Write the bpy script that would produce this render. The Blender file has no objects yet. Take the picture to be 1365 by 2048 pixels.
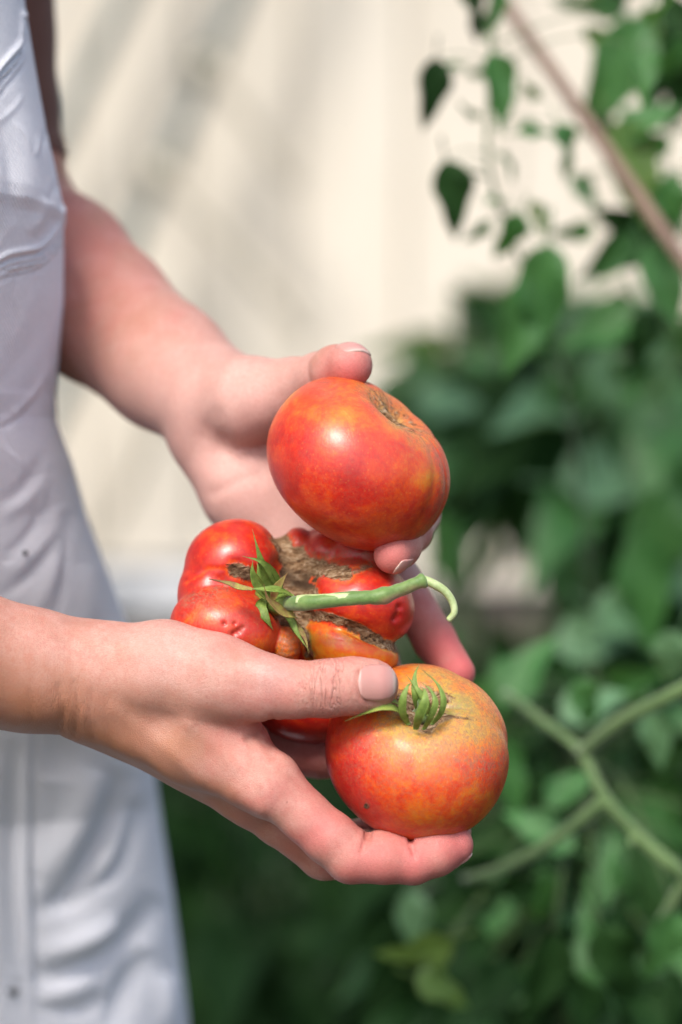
import bpy, math, random
import numpy as np
from mathutils import Vector, Matrix

random.seed(7)
rng = np.random.default_rng(7)
sc = bpy.context.scene
COL = sc.collection

# ------------------------------------------------------------------ camera, sky, sun, exposure
D = 970.0            # mm from the lens to the plane of the fruit
FPX = 4836.0         # focal length in photograph pixels (85 mm on a 36 mm tall frame)
PITCH = math.radians(15.0)
CAMZ = 1.35
cp, sp = math.cos(PITCH), math.sin(PITCH)
RIGHT = np.array([1.0, 0, 0]); FWD = np.array([0, cp, -sp]); UP = np.array([0, sp, cp])
CAMPOS = np.array([0.0, 0.0, CAMZ])

cam = bpy.data.cameras.new("camera")
cam.sensor_fit = 'VERTICAL'; cam.sensor_height = 36.0; cam.sensor_width = 24.0
cam.lens = 85.0
cam.clip_start = 0.05; cam.clip_end = 500.0
cam.dof.use_dof = True
cam.dof.focus_distance = 0.958
cam.dof.aperture_fstop = 3.3
cam_o = bpy.data.objects.new("camera", cam); COL.objects.link(cam_o)
cam_o.location = CAMPOS
cam_o.rotation_euler = (math.pi / 2 - PITCH, 0, 0)
sc.camera = cam_o

SUN_EL, SUN_AZ = math.radians(58), math.radians(205)   # azimuth clockwise from +Y: behind the camera, to its left
w = bpy.data.worlds.new("World"); sc.world = w; w.use_nodes = True
nt = w.node_tree; nt.nodes.clear()
sky = nt.nodes.new("ShaderNodeTexSky"); sky.sky_type = 'NISHITA'; sky.sun_disc = False
sky.sun_elevation = SUN_EL; sky.sun_rotation = SUN_AZ
sky.air_density = 1.0; sky.dust_density = 4.0; sky.ozone_density = 1.0
bg = nt.nodes.new("ShaderNodeBackground"); bg.inputs[1].default_value = 0.135
wo = nt.nodes.new("ShaderNodeOutputWorld")
nt.links.new(sky.outputs[0], bg.inputs[0]); nt.links.new(bg.outputs[0], wo.inputs[0])

sun = bpy.data.lights.new("sun", 'SUN'); sun.energy = 2.2; sun.angle = math.radians(18); sun.color = (1.0, 0.965, 0.93)
sun_o = bpy.data.objects.new("sun", sun); COL.objects.link(sun_o)
sd = Vector((math.sin(SUN_AZ) * math.cos(SUN_EL), math.cos(SUN_AZ) * math.cos(SUN_EL), math.sin(SUN_EL)))
sun_o.rotation_euler = sd.to_track_quat('Z', 'Y').to_euler()
sun_o.location = (0, -3, 5)

sc.view_settings.view_transform = 'Standard'
sc.view_settings.look = 'None'
sc.view_settings.exposure = 0.90
sc.view_settings.gamma = 1.0
sc.view_settings.use_curve_mapping = False
sc.render.engine = 'CYCLES'
sc.cycles.use_denoising = True
sc.cycles.max_bounces = 8
sc.cycles.caustics_reflective = False
sc.cycles.caustics_refractive = False

# ------------------------------------------------------------------ coordinates
def pt(px, py, wd):
    """photograph pixel + depth (mm behind the fruit plane) -> mm in the camera-aligned frame"""
    s = (D + wd) / FPX
    return np.array([(px - 682.5) * s, wd, (1024.0 - py) * s])
def rad(rpx, wd): return rpx * (D + wd) / FPX
def to_world(P):
    P = np.asarray(P, float) * 0.001
    return CAMPOS + P[..., 0:1] * RIGHT + (P[..., 1:2] + D * 0.001) * FWD + P[..., 2:3] * UP
def from_world(Wd):
    q = (np.asarray(Wd, float) - CAMPOS) * 1000
    return np.stack([q @ RIGHT, q @ FWD - D, q @ UP], -1)
def wpt(px, py, wd): return to_world(pt(px, py, wd))
def dirw(v): return v[0] * RIGHT + v[1] * FWD + v[2] * UP
def proj(P):
    s = (D + P[..., 1]) / FPX
    return P[..., 0] / s + 682.5, 1024.0 - P[..., 2] / s

# ------------------------------------------------------------------ mesh helpers
def mesh_from(name, V, F, smooth=True):
    me = bpy.data.meshes.new(name)
    V = np.asarray(V, np.float32)
    if isinstance(F, np.ndarray):
        n, k = F.shape
        me.vertices.add(len(V)); me.vertices.foreach_set("co", V.ravel())
        me.loops.add(n * k); me.loops.foreach_set("vertex_index", F.astype(np.int32).ravel())
        me.polygons.add(n)
        me.polygons.foreach_set("loop_start", np.arange(0, n * k, k, dtype=np.int32))
        me.polygons.foreach_set("loop_total", np.full(n, k, np.int32))
        me.update(calc_edges=True); me.validate()
    else:
        me.from_pydata([tuple(v) for v in V], [], F); me.update()
    if smooth:
        me.polygons.foreach_set("use_smooth", np.ones(len(me.polygons), bool))
    return me
def attr(me, name, vals):
    a = me.attributes.new(name, 'FLOAT', 'POINT')
    a.data.foreach_set("value", np.asarray(vals, np.float32))
def attr3(me, name, vals):
    a = me.attributes.new(name, 'FLOAT_VECTOR', 'POINT')
    a.data.foreach_set("vector", np.asarray(vals, np.float32).ravel())
def obj(name, me, mat=None, parent=None, **props):
    o = bpy.data.objects.new(name, me); COL.objects.link(o)
    if mat is not None and me is not None and len(me.materials) == 0: me.materials.append(mat)
    if parent is not None: o.parent = parent
    for k, v in props.items(): o[k] = v
    return o
def empty(name, loc, **props):
    o = bpy.data.objects.new(name, None); COL.objects.link(o)
    o.location = loc; o.empty_display_size = 0.02
    for k, v in props.items(): o[k] = v
    return o
def put(o, parent):
    """parent keeping the world position (parents are unrotated empties or meshes)"""
    o.parent = parent
    o.matrix_parent_inverse = Matrix.Translation(-Vector(parent.location))
    return o

def tube(path, radii, seg=10, caps=True):
    path = np.asarray(path, float); n = len(path)
    radii = np.broadcast_to(np.asarray(radii, float), (n,))
    T = np.gradient(path, axis=0); T /= np.linalg.norm(T, axis=1)[:, None] + 1e-12
    ref = np.array([0, 0, 1.0]) if abs(T[0][2]) < 0.9 else np.array([1.0, 0, 0])
    nrm = np.cross(T[0], ref); nrm /= np.linalg.norm(nrm)
    V = []; ang = np.linspace(0, 2 * np.pi, seg, endpoint=False)
    for i in range(n):
        nrm = nrm - T[i] * (nrm @ T[i]); nrm /= np.linalg.norm(nrm)
        b = np.cross(T[i], nrm)
        V.append(path[i] + radii[i] * (np.cos(ang)[:, None] * nrm + np.sin(ang)[:, None] * b))
    V = np.concatenate(V); F = []
    for i in range(n - 1):
        for j in range(seg):
            a, b2 = i * seg + j, i * seg + (j + 1) % seg
            F.append((a, b2, b2 + seg, a + seg))
    if caps:
        V = np.concatenate([V, path[:1] - T[:1] * radii[0] * 0.5, path[-1:] + T[-1:] * radii[-1] * 0.5])
        c0, c1 = len(V) - 2, len(V) - 1
        for j in range(seg):
            F.append((c0, (j + 1) % seg, j))
            F.append((c1, (n - 1) * seg + j, (n - 1) * seg + (j + 1) % seg))
    return V, F
def spline(pts, n=24):
    pts = np.asarray(pts, float); m = len(pts)
    if m == 2:
        t = np.linspace(0, 1, n)[:, None]; return pts[0] * (1 - t) + pts[1] * t
    P = np.vstack([2 * pts[0] - pts[1], pts, 2 * pts[-1] - pts[-2]])
    out = []
    for u in np.linspace(0, m - 1 - 1e-9, n):
        i = int(u); t = u - i; p0, p1, p2, p3 = P[i], P[i + 1], P[i + 2], P[i + 3]
        out.append(0.5 * ((2 * p1) + (-p0 + p2) * t + (2 * p0 - 5 * p1 + 4 * p2 - p3) * t * t + (-p0 + 3 * p1 - 3 * p2 + p3) * t ** 3))
    return np.array(out)
def merge(parts):
    V = []; F = []; o = 0
    for v, f in parts:
        V.append(np.asarray(v)); F += [tuple(i + o for i in q) for q in f]; o += len(v)
    return np.concatenate(V), F
def sinnoise(P, freq, seed=0, n=10):
    r = np.random.default_rng(seed)
    out = np.zeros(len(P))
    for _ in range(n):
        k = r.normal(size=3); k *= freq * r.uniform(0.6, 1.6) / np.linalg.norm(k)
        out += np.sin(P @ k + r.uniform(0, 6.28))
    return out / math.sqrt(n)

# ------------------------------------------------------------------ node helpers
class N:
    def __init__(s, name):
        s.m = bpy.data.materials.new(name); s.m.use_nodes = True
        s.t = s.m.node_tree; s.t.nodes.clear()
        s.out = s.t.nodes.new("ShaderNodeOutputMaterial")
        s.b = s.t.nodes.new("ShaderNodeBsdfPrincipled")
        s.t.links.new(s.b.outputs[0], s.out.inputs[0])
    def n(s, typ, **kw):
        nd = s.t.nodes.new(typ)
        for k, v in kw.items(): setattr(nd, k, v)
        return nd
    def link(s, a, b): s.t.links.new(a, b)
    def set(s, inp, v):
        if hasattr(v, 'is_output'): s.link(v, inp)
        else: inp.default_value = (*v, 1) if (inp.type == 'RGBA' and len(v) == 3) else v
    def p(s, name, v): s.set(s.b.inputs[name], v)
    def attr(s, name, vec=False):
        a = s.n("ShaderNodeAttribute", attribute_name=name); return a.outputs['Vector' if vec else 'Fac']
    def obj(s): return s.n("ShaderNodeTexCoord").outputs['Object']
    def mapping(s, v, scale=(1, 1, 1), rot=(0, 0, 0)):
        m = s.n("ShaderNodeMapping"); m.inputs['Scale'].default_value = scale; m.inputs['Rotation'].default_value = rot
        s.link(v, m.inputs['Vector']); return m.outputs[0]
    def noise(s, v, scale, detail=3, rough=0.55, dist=0.0):
        t = s.n("ShaderNodeTexNoise"); s.link(v, t.inputs['Vector'])
        t.inputs['Scale'].default_value = scale; t.inputs['Detail'].default_value = detail
        t.inputs['Roughness'].default_value = rough; t.inputs['Distortion'].default_value = dist
        return t.outputs['Fac']
    def voro(s, v, scale, feature='F1', out='Distance'):
        t = s.n("ShaderNodeTexVoronoi", feature=feature); s.link(v, t.inputs['Vector'])
        t.inputs['Scale'].default_value = scale; return t.outputs[out]
    def math(s, op, a, b=0.0, c=None, clamp=False):
        t = s.n("ShaderNodeMath", operation=op, use_clamp=clamp); s.set(t.inputs[0], a); s.set(t.inputs[1], b)
        if c is not None: s.set(t.inputs[2], c)
        return t.outputs[0]
    def ramp(s, f, stops, interp='LINEAR'):
        r = s.n("ShaderNodeValToRGB"); r.color_ramp.interpolation = interp; e = r.color_ramp.elements
        while len(e) < len(stops): e.new(0.5)
        for el, (p, c) in zip(e, stops):
            el.position = p; el.color = (c, c, c, 1) if isinstance(c, (int, float)) else (*c, 1)
        s.link(f, r.inputs[0]); return r.outputs[0]
    def mix(s, f, a, b, mode='MIX'):
        m = s.n("ShaderNodeMix", data_type='RGBA', blend_type=mode)
        s.set(m.inputs[0], f)
        for i, v in ((6, a), (7, b)):
            if isinstance(v, tuple): v = (*v, 1) if len(v) == 3 else v
            s.set(m.inputs[i], v)
        return m.outputs[2]
    def bump(s, h, strength, dist, prev=None):
        b = s.n("ShaderNodeBump"); b.inputs['Strength'].default_value = strength; b.inputs['Distance'].default_value = dist
        s.link(h, b.inputs['Height'])
        if prev is not None: s.link(prev, b.inputs['Normal'])
        return b.outputs[0]
def srgb(r, g, b):
    f = lambda c: (c / 255 / 12.92) if c / 255 <= 0.04045 else ((c / 255 + 0.055) / 1.055) ** 2.4
    return (f(r), f(g), f(b))

# ------------------------------------------------------------------ materials
def skin_mat():
    k = N("skin"); P = k.attr("pmm", True)
    red = k.attr("red"); tan_shade = k.attr("tan"); wr = k.attr("wr"); pale = k.attr("pale")
    n1 = k.noise(P, 0.09, 4, 0.6); n2 = k.noise(P, 0.35, 3, 0.6); n3 = k.noise(k.mapping(P, (1, 1, 2.2)), 1.1, 3, 0.6)
    base = k.mix(k.ramp(n1, [(0.35, 0), (0.65, 1)]), (0.44, 0.225, 0.170), (0.53, 0.30, 0.24))
    base = k.mix(k.math('MULTIPLY', k.ramp(n2, [(0.42, 0), (0.68, 1)]), 0.45), base, (0.48, 0.165, 0.13))
    base = k.mix(k.math('MULTIPLY', tan_shade, 0.9), base, (0.29, 0.115, 0.047))
    base = k.mix(k.math('MULTIPLY', k.math('MULTIPLY', tan_shade, k.ramp(n2, [(0.4, 0), (0.65, 1)])), 0.4), base, (0.38, 0.18, 0.10))
    base = k.mix(k.math('MULTIPLY', red, 0.95), base, (0.52, 0.10, 0.10))
    base = k.mix(pale, base, (0.62, 0.385, 0.335))
    base = k.mix(k.math('MULTIPLY', k.ramp(n3, [(0.40, 1), (0.55, 0)]), 0.28), base, (0.33, 0.11, 0.075))
    fr = k.math('MULTIPLY', k.ramp(k.voro(P, 0.16), [(0.05, 1), (0.09, 0)]), k.ramp(n1, [(0.5, 0), (0.6, 0.55)]))
    base = k.mix(fr, base, (0.26, 0.10, 0.06))
    k.p('Base Color', base)
    k.p('Subsurface Weight', 0.15); k.p('Subsurface Radius', (1.0, 0.35, 0.2)); k.p('Subsurface Scale', 0.004)
    k.p('Roughness', k.math('ADD', k.math('MULTIPLY', n2, 0.15), 0.42)); k.p('Specular IOR Level', 0.38)
    cells = k.voro(k.mapping(P, (1.0, 1.0, 1.35)), 1.15, 'DISTANCE_TO_EDGE')
    fine = k.math('ADD', k.math('MULTIPLY', k.math('MINIMUM', cells, 0.22), 1.6), k.math('MULTIPLY', n3, 0.5))
    b1 = k.bump(fine, 0.42, 0.0007)
    wn = k.noise(k.mapping(P, (0.42, 0.12, 0.075)), 1.0, 2, 0.5, 0.5)
    ridg = k.ramp(k.math('ABSOLUTE', k.math('SUBTRACT', k.math('FRACT', k.math('MULTIPLY', wn, 5.0)), 0.5)), [(0.0, 0.0), (0.16, 0.85), (0.5, 1.0)])
    b2 = k.bump(k.math('MULTIPLY', k.math('SUBTRACT', ridg, 1.0), wr), 0.75, 0.0010, b1)
    k.p('Normal', b2)
    return k.m
def nail_mat():
    k = N("fingernail"); P = k.attr("uvn", True)
    sx = k.n("ShaderNodeSeparateXYZ"); k.link(P, sx.inputs[0])
    v = sx.outputs[1]
    c = k.ramp(v, [(0.0, (0.52, 0.33, 0.29)), (0.10, (0.44, 0.225, 0.19)), (0.72, (0.46, 0.225, 0.195)), (0.88, (0.48, 0.27, 0.235)), (0.94, (0.52, 0.38, 0.32)), (1.0, (0.50, 0.37, 0.31))])
    k.p('Base Color', c); k.p('Roughness', 0.4); k.p('Specular IOR Level', 0.4)
    k.p('Subsurface Weight', 0.15); k.p('Subsurface Radius', (1, .4, .3)); k.p('Subsurface Scale', 0.002)
    st = k.noise(k.mapping(P, (14, 0.6, 1)), 1.0, 2)
    k.p('Normal', k.bump(st, 0.12, 0.0004))
    return k.m
def tomato_mat(name, gloss=0.33):
    k = N(name); P = k.attr("pmm", True); ripe = k.attr("ripe"); cork = k.attr("cork"); pink = k.attr("pink"); scar = k.attr("scar")
    n1 = k.noise(P, 0.085, 5, 0.62, 0.6); n2 = k.noise(P, 0.5, 4, 0.65); n3 = k.noise(P, 2.2, 2, 0.6)
    f = k.math('ADD', ripe, k.math('MULTIPLY', k.math('SUBTRACT', n1, 0.5), 0.95))
    f = k.math('ADD', f, k.math('MULTIPLY', k.math('SUBTRACT', n2, 0.5), 0.42), clamp=True)
    c = k.ramp(f, [(0.0, (0.27, 0.26, 0.05)), (0.2, (0.50, 0.27, 0.035)), (0.40, (0.62, 0.165, 0.008)), (0.62, (0.60, 0.062, 0.006)), (0.82, (0.48, 0.018, 0.006)), (1.0, (0.36, 0.008, 0.006))])
    c = k.mix(k.math('MULTIPLY', pink, 0.45), c, (0.56, 0.10, 0.075))
    spots = k.voro(P, 0.42); spm = k.math('MULTIPLY', k.ramp(spots, [(0.06, 1), (0.20, 0)]), 0.2)
    c = k.mix(spm, c, (0.66, 0.30, 0.05))
    # russeting: fine brown net and specks, pale scratches
    rus = k.math('MULTIPLY', scar, k.ramp(k.noise(P, 0.55, 6, 0.8, 1.0), [(0.44, 0), (0.58, 1)]))
    c = k.mix(k.math('MULTIPLY', rus, 0.72), c, (0.25, 0.13, 0.07))
    dsp = k.voro(P, 0.75); dm = k.math('MULTIPLY', k.math('MULTIPLY', k.ramp(dsp, [(0.10, 1), (0.20, 0)]), k.ramp(n1, [(0.45, 0), (0.6, 1)])), k.math('ADD', k.math('MULTIPLY', scar, 0.6), 0.22))
    c = k.mix(dm, c, (0.13, 0.06, 0.03))
    scr = k.noise(k.mapping(P, (1.7, 1.7, 0.45), (0.2, 0.5, 0.3)), 0.9, 4, 0.6, 1.0)
    scm = k.math('MULTIPLY', k.ramp(scr, [(0.64, 0), (0.69, 1)]), scar)
    c = k.mix(k.math('MULTIPLY', scm, 0.5), c, (0.60, 0.34, 0.20))
    # cork
    cm = k.math('ADD', cork, k.math('MULTIPLY', k.math('SUBTRACT', n2, 0.5), 0.9))
    cm = k.ramp(cm, [(0.42, 0), (0.58, 1)])
    cn = k.noise(k.mapping(P, (0.55, 1, 1.4), (0, 0.45, 0)), 0.42, 5, 0.65, 1.2)
    cc = k.ramp(cn, [(0.32, (0.03, 0.015, 0.008)), (0.43, (0.15, 0.08, 0.038)), (0.53, (0.29, 0.185, 0.10)), (0.68, (0.47, 0.36, 0.24))])
    dk = k.attr("dark"); cc = k.mix(dk, cc, (0.06, 0.035, 0.02))
    c = k.mix(cm, c, cc)
    k.p('Base Color', c)
    k.p('Roughness', k.math('ADD', k.math('ADD', k.math('MULTIPLY', cm, 0.45), k.math('MULTIPLY', rus, 0.25)), k.math('ADD', k.math('MULTIPLY', n2, 0.14), gloss)))
    k.p('Specular IOR Level', k.math('SUBTRACT', 0.45, k.math('MULTIPLY', cm, 0.32)))
    k.p('Subsurface Weight', 0.05); k.p('Subsurface Radius', (1, .25, .1)); k.p('Subsurface Scale', 0.002); k.p('Coat Weight', k.math('MULTIPLY', k.math('SUBTRACT', 1.0, cm), 0.15)); k.p('Coat Roughness', 0.2)
    h = k.math('ADD', k.math('MULTIPLY', n3, 0.06), k.math('MULTIPLY', k.math('MULTIPLY', cm, cn), 3.5))
    h = k.math('ADD', h, k.math('MULTIPLY', k.math('MULTIPLY', scar, scr), 0.5))
    k.p('Normal', k.bump(h, 0.55, 0.0012))
    return k.m
def green_mat(name, a, b, scale=300, rough=0.5, tip=None, fuzz=0.0):
    k = N(name); P = k.obj()
    n = k.noise(P, scale, 4, 0.65)
    c = k.mix(k.ramp(n, [(0.35, 0), (0.65, 1)]), a, b)
    if tip:
        c = k.mix(k.attr("tip"), c, tip)
    k.p('Base Color', c); k.p('Roughness', rough); k.p('Specular IOR Level', 0.35)
    k.p('Subsurface Weight', 0.1); k.p('Subsurface Radius', (.4, 1, .2)); k.p('Subsurface Scale', 0.001)
    if fuzz: k.p('Sheen Weight', fuzz)
    k.p('Normal', k.bump(k.noise(P, scale * 6, 2), 0.3, 0.0004))
    return k.m
def leaf_mat(name, a, b, c3, trans=0.3, rough=0.4, spec=0.45):
    k = N(name); P = k.attr("lc", True)
    oi = k.n("ShaderNodeObjectInfo").outputs['Random']
    n = k.noise(k.obj(), 40, 4, 0.6)
    col = k.mix(k.ramp(n, [(0.3, 0), (0.7, 1)]), a, b)
    col = k.mix(k.ramp(oi, [(0.3, 0), (1.0, 0.75)]), col, c3)
    sx = k.n("ShaderNodeSeparateXYZ"); k.link(P, sx.inputs[0])
    ax = k.math('ABSOLUTE', sx.outputs[0])
    rib = k.ramp(ax, [(0.0, 1), (0.05, 0)])
    wv = k.math('SINE', k.math('MULTIPLY', k.math('SUBTRACT', sx.outputs[1], k.math('MULTIPLY', ax, 0.45)), 46.0))
    vein = k.ramp(wv, [(0.9, 0), (1.0, 1)])
    vm = k.math('MAXIMUM', rib, k.math('MULTIPLY', vein, 0.6))
    col = k.mix(k.math('MULTIPLY', vm, 0.4), col, tuple(min(1, 1.9 * x) for x in b))
    k.p('Base Color', col); k.p('Roughness', rough); k.p('Specular IOR Level', spec)
    k.p('Normal', k.bump(k.math('ADD', vm, k.math('MULTIPLY', n, 0.6)), 0.4, 0.002))
    tr = k.n("ShaderNodeBsdfTranslucent"); k.set(tr.inputs[0], k.mix(0.5, col, tuple(2.2 * x * y for x, y in zip(b, (1.6, 1.2, 0.5)))))
    ms = k.n("ShaderNodeMixShader"); ms.inputs[0].default_value = trans
    k.link(k.b.outputs[0], ms.inputs[1]); k.link(tr.outputs[0], ms.inputs[2]); k.link(ms.outputs[0], k.out.inputs[0])
    return k.m
def denim_mat():
    k = N("white_denim"); P = k.attr("pmm", True)
    sx = k.n("ShaderNodeSeparateXYZ"); k.link(P, sx.inputs[0])
    tw = k.math('SINE', k.math('MULTIPLY', k.math('ADD', k.math('ADD', sx.outputs[0], k.math('MULTIPLY', sx.outputs[2], 0.75)), k.math('MULTIPLY', sx.outputs[1], 0.3)), 3.9))
    n1 = k.noise(P, 0.03, 4, 0.6); n2 = k.noise(k.mapping(P, (1, 1, 0.35), (0, 0.6, 0)), 1.1, 4, 0.75)
    c = k.mix(k.ramp(n1, [(0.35, 0), (0.65, 1)]), (0.83, 0.825, 0.84), (0.88, 0.87, 0.88))
    c = k.mix(k.math('MULTIPLY', k.ramp(n2, [(0.38, 1), (0.62, 0)]), 0.30), c, (0.50, 0.51, 0.57))
    c = k.mix(k.ramp(tw, [(0.2, 0), (0.9, 0.42)]), c, (0.60, 0.61, 0.67))
    k.p('Base Color', c); k.p('Roughness', 1.0); k.p('Specular IOR Level', 0.03); k.p('Diffuse Roughness', 0.6)
    h = k.math('ADD', k.math('MULTIPLY', tw, 0.5), k.math('MULTIPLY', n2, 0.8))
    k.p('Normal', k.bump(h, 0.6, 0.0009))
    return k.m
def wood_mat(name, a, b, scale=(14, 14, 1.2), rough=0.75):
    k = N(name); P = k.obj()
    oi = k.n("ShaderNodeObjectInfo").outputs['Random']
    ad = k.n("ShaderNodeVectorMath", operation='ADD'); k.link(P, ad.inputs[0])
    cx = k.n("ShaderNodeCombineXYZ"); k.set(cx.inputs[0], k.math('MULTIPLY', oi, 37.0)); k.set(cx.inputs[2], k.math('MULTIPLY', oi, 11.0))
    k.link(cx.outputs[0], ad.inputs[1])
    n = k.noise(k.mapping(ad.outputs[0], scale), 2.0, 6, 0.6, 0.4)
    n2 = k.noise(ad.outputs[0], 1.6, 4, 0.55)
    c = k.mix(k.ramp(n, [(0.3, 0), (0.7, 1)]), a, b)
    c = k.mix(k.ramp(n2, [(0.45, 0), (0.75, 0.5)]), c, tuple(x * 0.82 for x in a))
    c = k.mix(k.math('MULTIPLY', oi, 0.35), c, tuple(x * y for x, y in zip(a, (0.88, 0.9, 0.92))))
    k.p('Base Color', c); k.p('Roughness', rough)
    k.p('Normal', k.bump(n, 0.4, 0.004))
    return k.m
def soil_mat():
    k = N("soil"); P = k.obj()
    n = k.noise(P, 9, 8, 0.7); n2 = k.noise(P, 1.2, 3)
    c = k.ramp(n, [(0.3, (0.018, 0.014, 0.01)), (0.6, (0.05, 0.038, 0.026)), (0.8, (0.09, 0.07, 0.05))])
    c = k.mix(k.ramp(n2, [(0.45, 0), (0.6, 0.6)]), c, (0.03, 0.05, 0.018))
    k.p('Base Color', c); k.p('Roughness', 0.95); k.p('Normal', k.bump(n, 0.8, 0.03))
    return k.m

SKIN, NAIL = skin_mat(), nail_mat()
TOM = tomato_mat("tomato_skin", 0.27)
SEPAL = green_mat("sepal_green", (0.10, 0.16, 0.025), (0.18, 0.26, 0.05), 400, 0.55, tip=(0.20, 0.14, 0.05))
DRYG = green_mat("yellowing_sepal", (0.24, 0.28, 0.05), (0.15, 0.22, 0.04), 350, 0.55, tip=(0.22, 0.18, 0.05))
DRY = green_mat("dry_sepal", (0.28, 0.27, 0.06), (0.22, 0.12, 0.05), 350, 0.7, tip=(0.12, 0.05, 0.02))
STALK = green_mat("stalk_green", (0.085, 0.165, 0.035), (0.15, 0.24, 0.065), 250, 0.5, tip=(0.26, 0.17, 0.085), fuzz=0.3)
STALKCUT = green_mat("stalk_cut", (0.33, 0.42, 0.17), (0.45, 0.52, 0.27), 500, 0.45)
LEAFM = leaf_mat("leaf_green", (0.035, 0.12, 0.03), (0.06, 0.18, 0.045), (0.09, 0.23, 0.075))
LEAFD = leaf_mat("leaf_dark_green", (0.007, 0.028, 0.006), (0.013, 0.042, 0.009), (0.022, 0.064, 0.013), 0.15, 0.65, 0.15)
LEAFY = leaf_mat("leaf_olive_green", (0.07, 0.14, 0.025), (0.10, 0.19, 0.04), (0.14, 0.22, 0.05))
LEAFB = leaf_mat("leaf_blue_green", (0.07, 0.17, 0.075), (0.11, 0.23, 0.11), (0.15, 0.29, 0.15))
VINE = green_mat("vine_green", (0.07, 0.13, 0.035), (0.11, 0.185, 0.055), 60, 0.6, fuzz=0.3)
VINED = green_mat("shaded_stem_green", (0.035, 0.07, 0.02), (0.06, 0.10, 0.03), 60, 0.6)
CANE = wood_mat("cane_brown", (0.20, 0.13, 0.10), (0.29, 0.19, 0.135), (30, 30, 2))
POLE = wood_mat("grey_pole", (0.16, 0.19, 0.18), (0.22, 0.25, 0.23), (20, 20, 2))
BAMB = wood_mat("bamboo", (0.47, 0.42, 0.33), (0.54, 0.49, 0.39), (20, 20, 2))
PLANK = wood_mat("cream_painted_plank", (0.76, 0.68, 0.55), (0.81, 0.74, 0.62), (10, 10, 0.8))
SILL = wood_mat("white_painted_board", (0.55, 0.56, 0.57), (0.60, 0.61, 0.61), (1, 10, 10))
TIE = wood_mat("dark_twine", (0.13, 0.14, 0.10), (0.18, 0.18, 0.12))
DENIM = denim_mat()
SOIL = soil_mat()
k_ = N("dark_metal"); k_.p('Base Color', (0.10, 0.10, 0.10)); k_.p('Metallic', 0.6); k_.p('Roughness', 0.5); METAL = k_.m
k_ = N("white_thread"); k_.p('Base Color', (0.60, 0.585, 0.59)); k_.p('Roughness', 0.9); THREAD = k_.m

# ================================================================== SETTING
gz = 0.0
def grid_sheet(x0, x1, y0, y1, nx, ny, amp):
    X, Y = np.meshgrid(np.linspace(x0, x1, nx), np.linspace(y0, y1, ny), indexing='ij')
    Z = amp * (np.sin(X * 3.1 + 1) * np.cos(Y * 2.7) + 0.5 * np.sin(X * 9 + Y * 7)) / 1.5
    V = np.stack([X.ravel(), Y.ravel(), Z.ravel() + gz], -1)
    i, j = np.meshgrid(np.arange(nx - 1), np.arange(ny - 1), indexing='ij')
    a = (i * ny + j).ravel()
    return V, np.stack([a, a + ny, a + ny + 1, a + 1], -1)
V, F = grid_sheet(-60, 60, -40, 90, 200, 200, 0.015)
obj("ground", mesh_from("ground", V, F), SOIL, kind="structure")

# --- painted plank wall behind
WALL_Y = 4.35
def boxmesh(name, sx, sy, sz, bev=0.004):
    import bmesh
    bm = bmesh.new(); bmesh.ops.create_cube(bm, size=1.0)
    bmesh.ops.scale(bm, vec=(sx, sy, sz), verts=bm.verts)
    if bev: bmesh.ops.bevel(bm, geom=list(bm.edges), offset=bev, segments=1, affect='EDGES')
    me = bpy.data.meshes.new(name); bm.to_mesh(me); bm.free(); return me
wall = empty("plank_wall", (0, WALL_Y, 0), label="pale cream wall of wide vertical painted planks behind the plants", category="wall")
pm = boxmesh("plank", 0.188, 0.03, 2.6)
for i in range(-14, 15):
    o = obj("plank", pm, PLANK, wall); o.location = (i * 0.193 + 0.02, 0.004 * ((i * 7) % 3 - 1), 1.3 + (0.04 if i > 0 else 0.09))
o = obj("backing_board", boxmesh("backing_board", 5.6, 0.02, 2.6, 0), wood_mat("backing_wood", (0.45, 0.40, 0.33), (0.5, 0.45, 0.38)), wall); o.location = (0, 0.032, 1.4)
o = obj("base_board", boxmesh("base_board", 2.75, 0.09, 0.075), SILL, wall); o.location = (-1.42, -0.03, 0.038)

# --- leaning poles with canes in front of the wall
def at_depth_y(px, py, Y):
    s = 1.0
    d = dirw(np.array([(px - 682.5) / FPX, 1.0, (1024 - py) / FPX]))
    t = Y / d[1]
    return CAMPOS + d * t
def pole(name, a, b, r, mat, label, cat, ext=(0.0, 0.0), ties=(), group=None):
    a, b = np.array(a), np.array(b); u = (b - a)
    A, B = a - u * ext[0], b + u * ext[1]
    if A[2] < 0.0: A = A + (B - A) * (0.0 - A[2]) / (B[2] - A[2])
    root = empty(name, A, label=label, category=cat)
    if group: root["group"] = group
    path = spline([A, (A + B) / 2 + np.array([0.006, 0, 0.004]), B], 14)
    V, F = tube(path, np.linspace(r * 1.08, r * 0.9, 14), 10)
    put(obj("shaft", mesh_from("shaft", V, F), mat), root)
    for tx in ties:
        tx = np.array(tx); parts = []
        for q in range(4):
            c = tx + u / np.linalg.norm(u) * (q - 1.5) * 0.012
            ring = [c + 1.35 * r * (math.cos(t) * np.array([1, 0, 0]) + math.sin(t) * np.array([0, 1, 0])) for t in np.linspace(0, 6.6, 14)]
            parts.append(tube(ring, 0.007, 6))
        V, F = merge(parts); put(obj("tie", mesh_from("tie", V, F), TIE), root)
    return root
YP = 4.18
n1_, n2_ = at_depth_y(414, 128, YP - 0.02), at_depth_y(320, 338, YP - 0.02)
pole("leaning_pole", at_depth_y(130, 240, YP + 0.04), at_depth_y(249, 0, YP + 0.04), 0.019, POLE, "leftmost grey pole leaning on the wall, closest to the upper arm", "pole", (6, 1.2))
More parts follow.
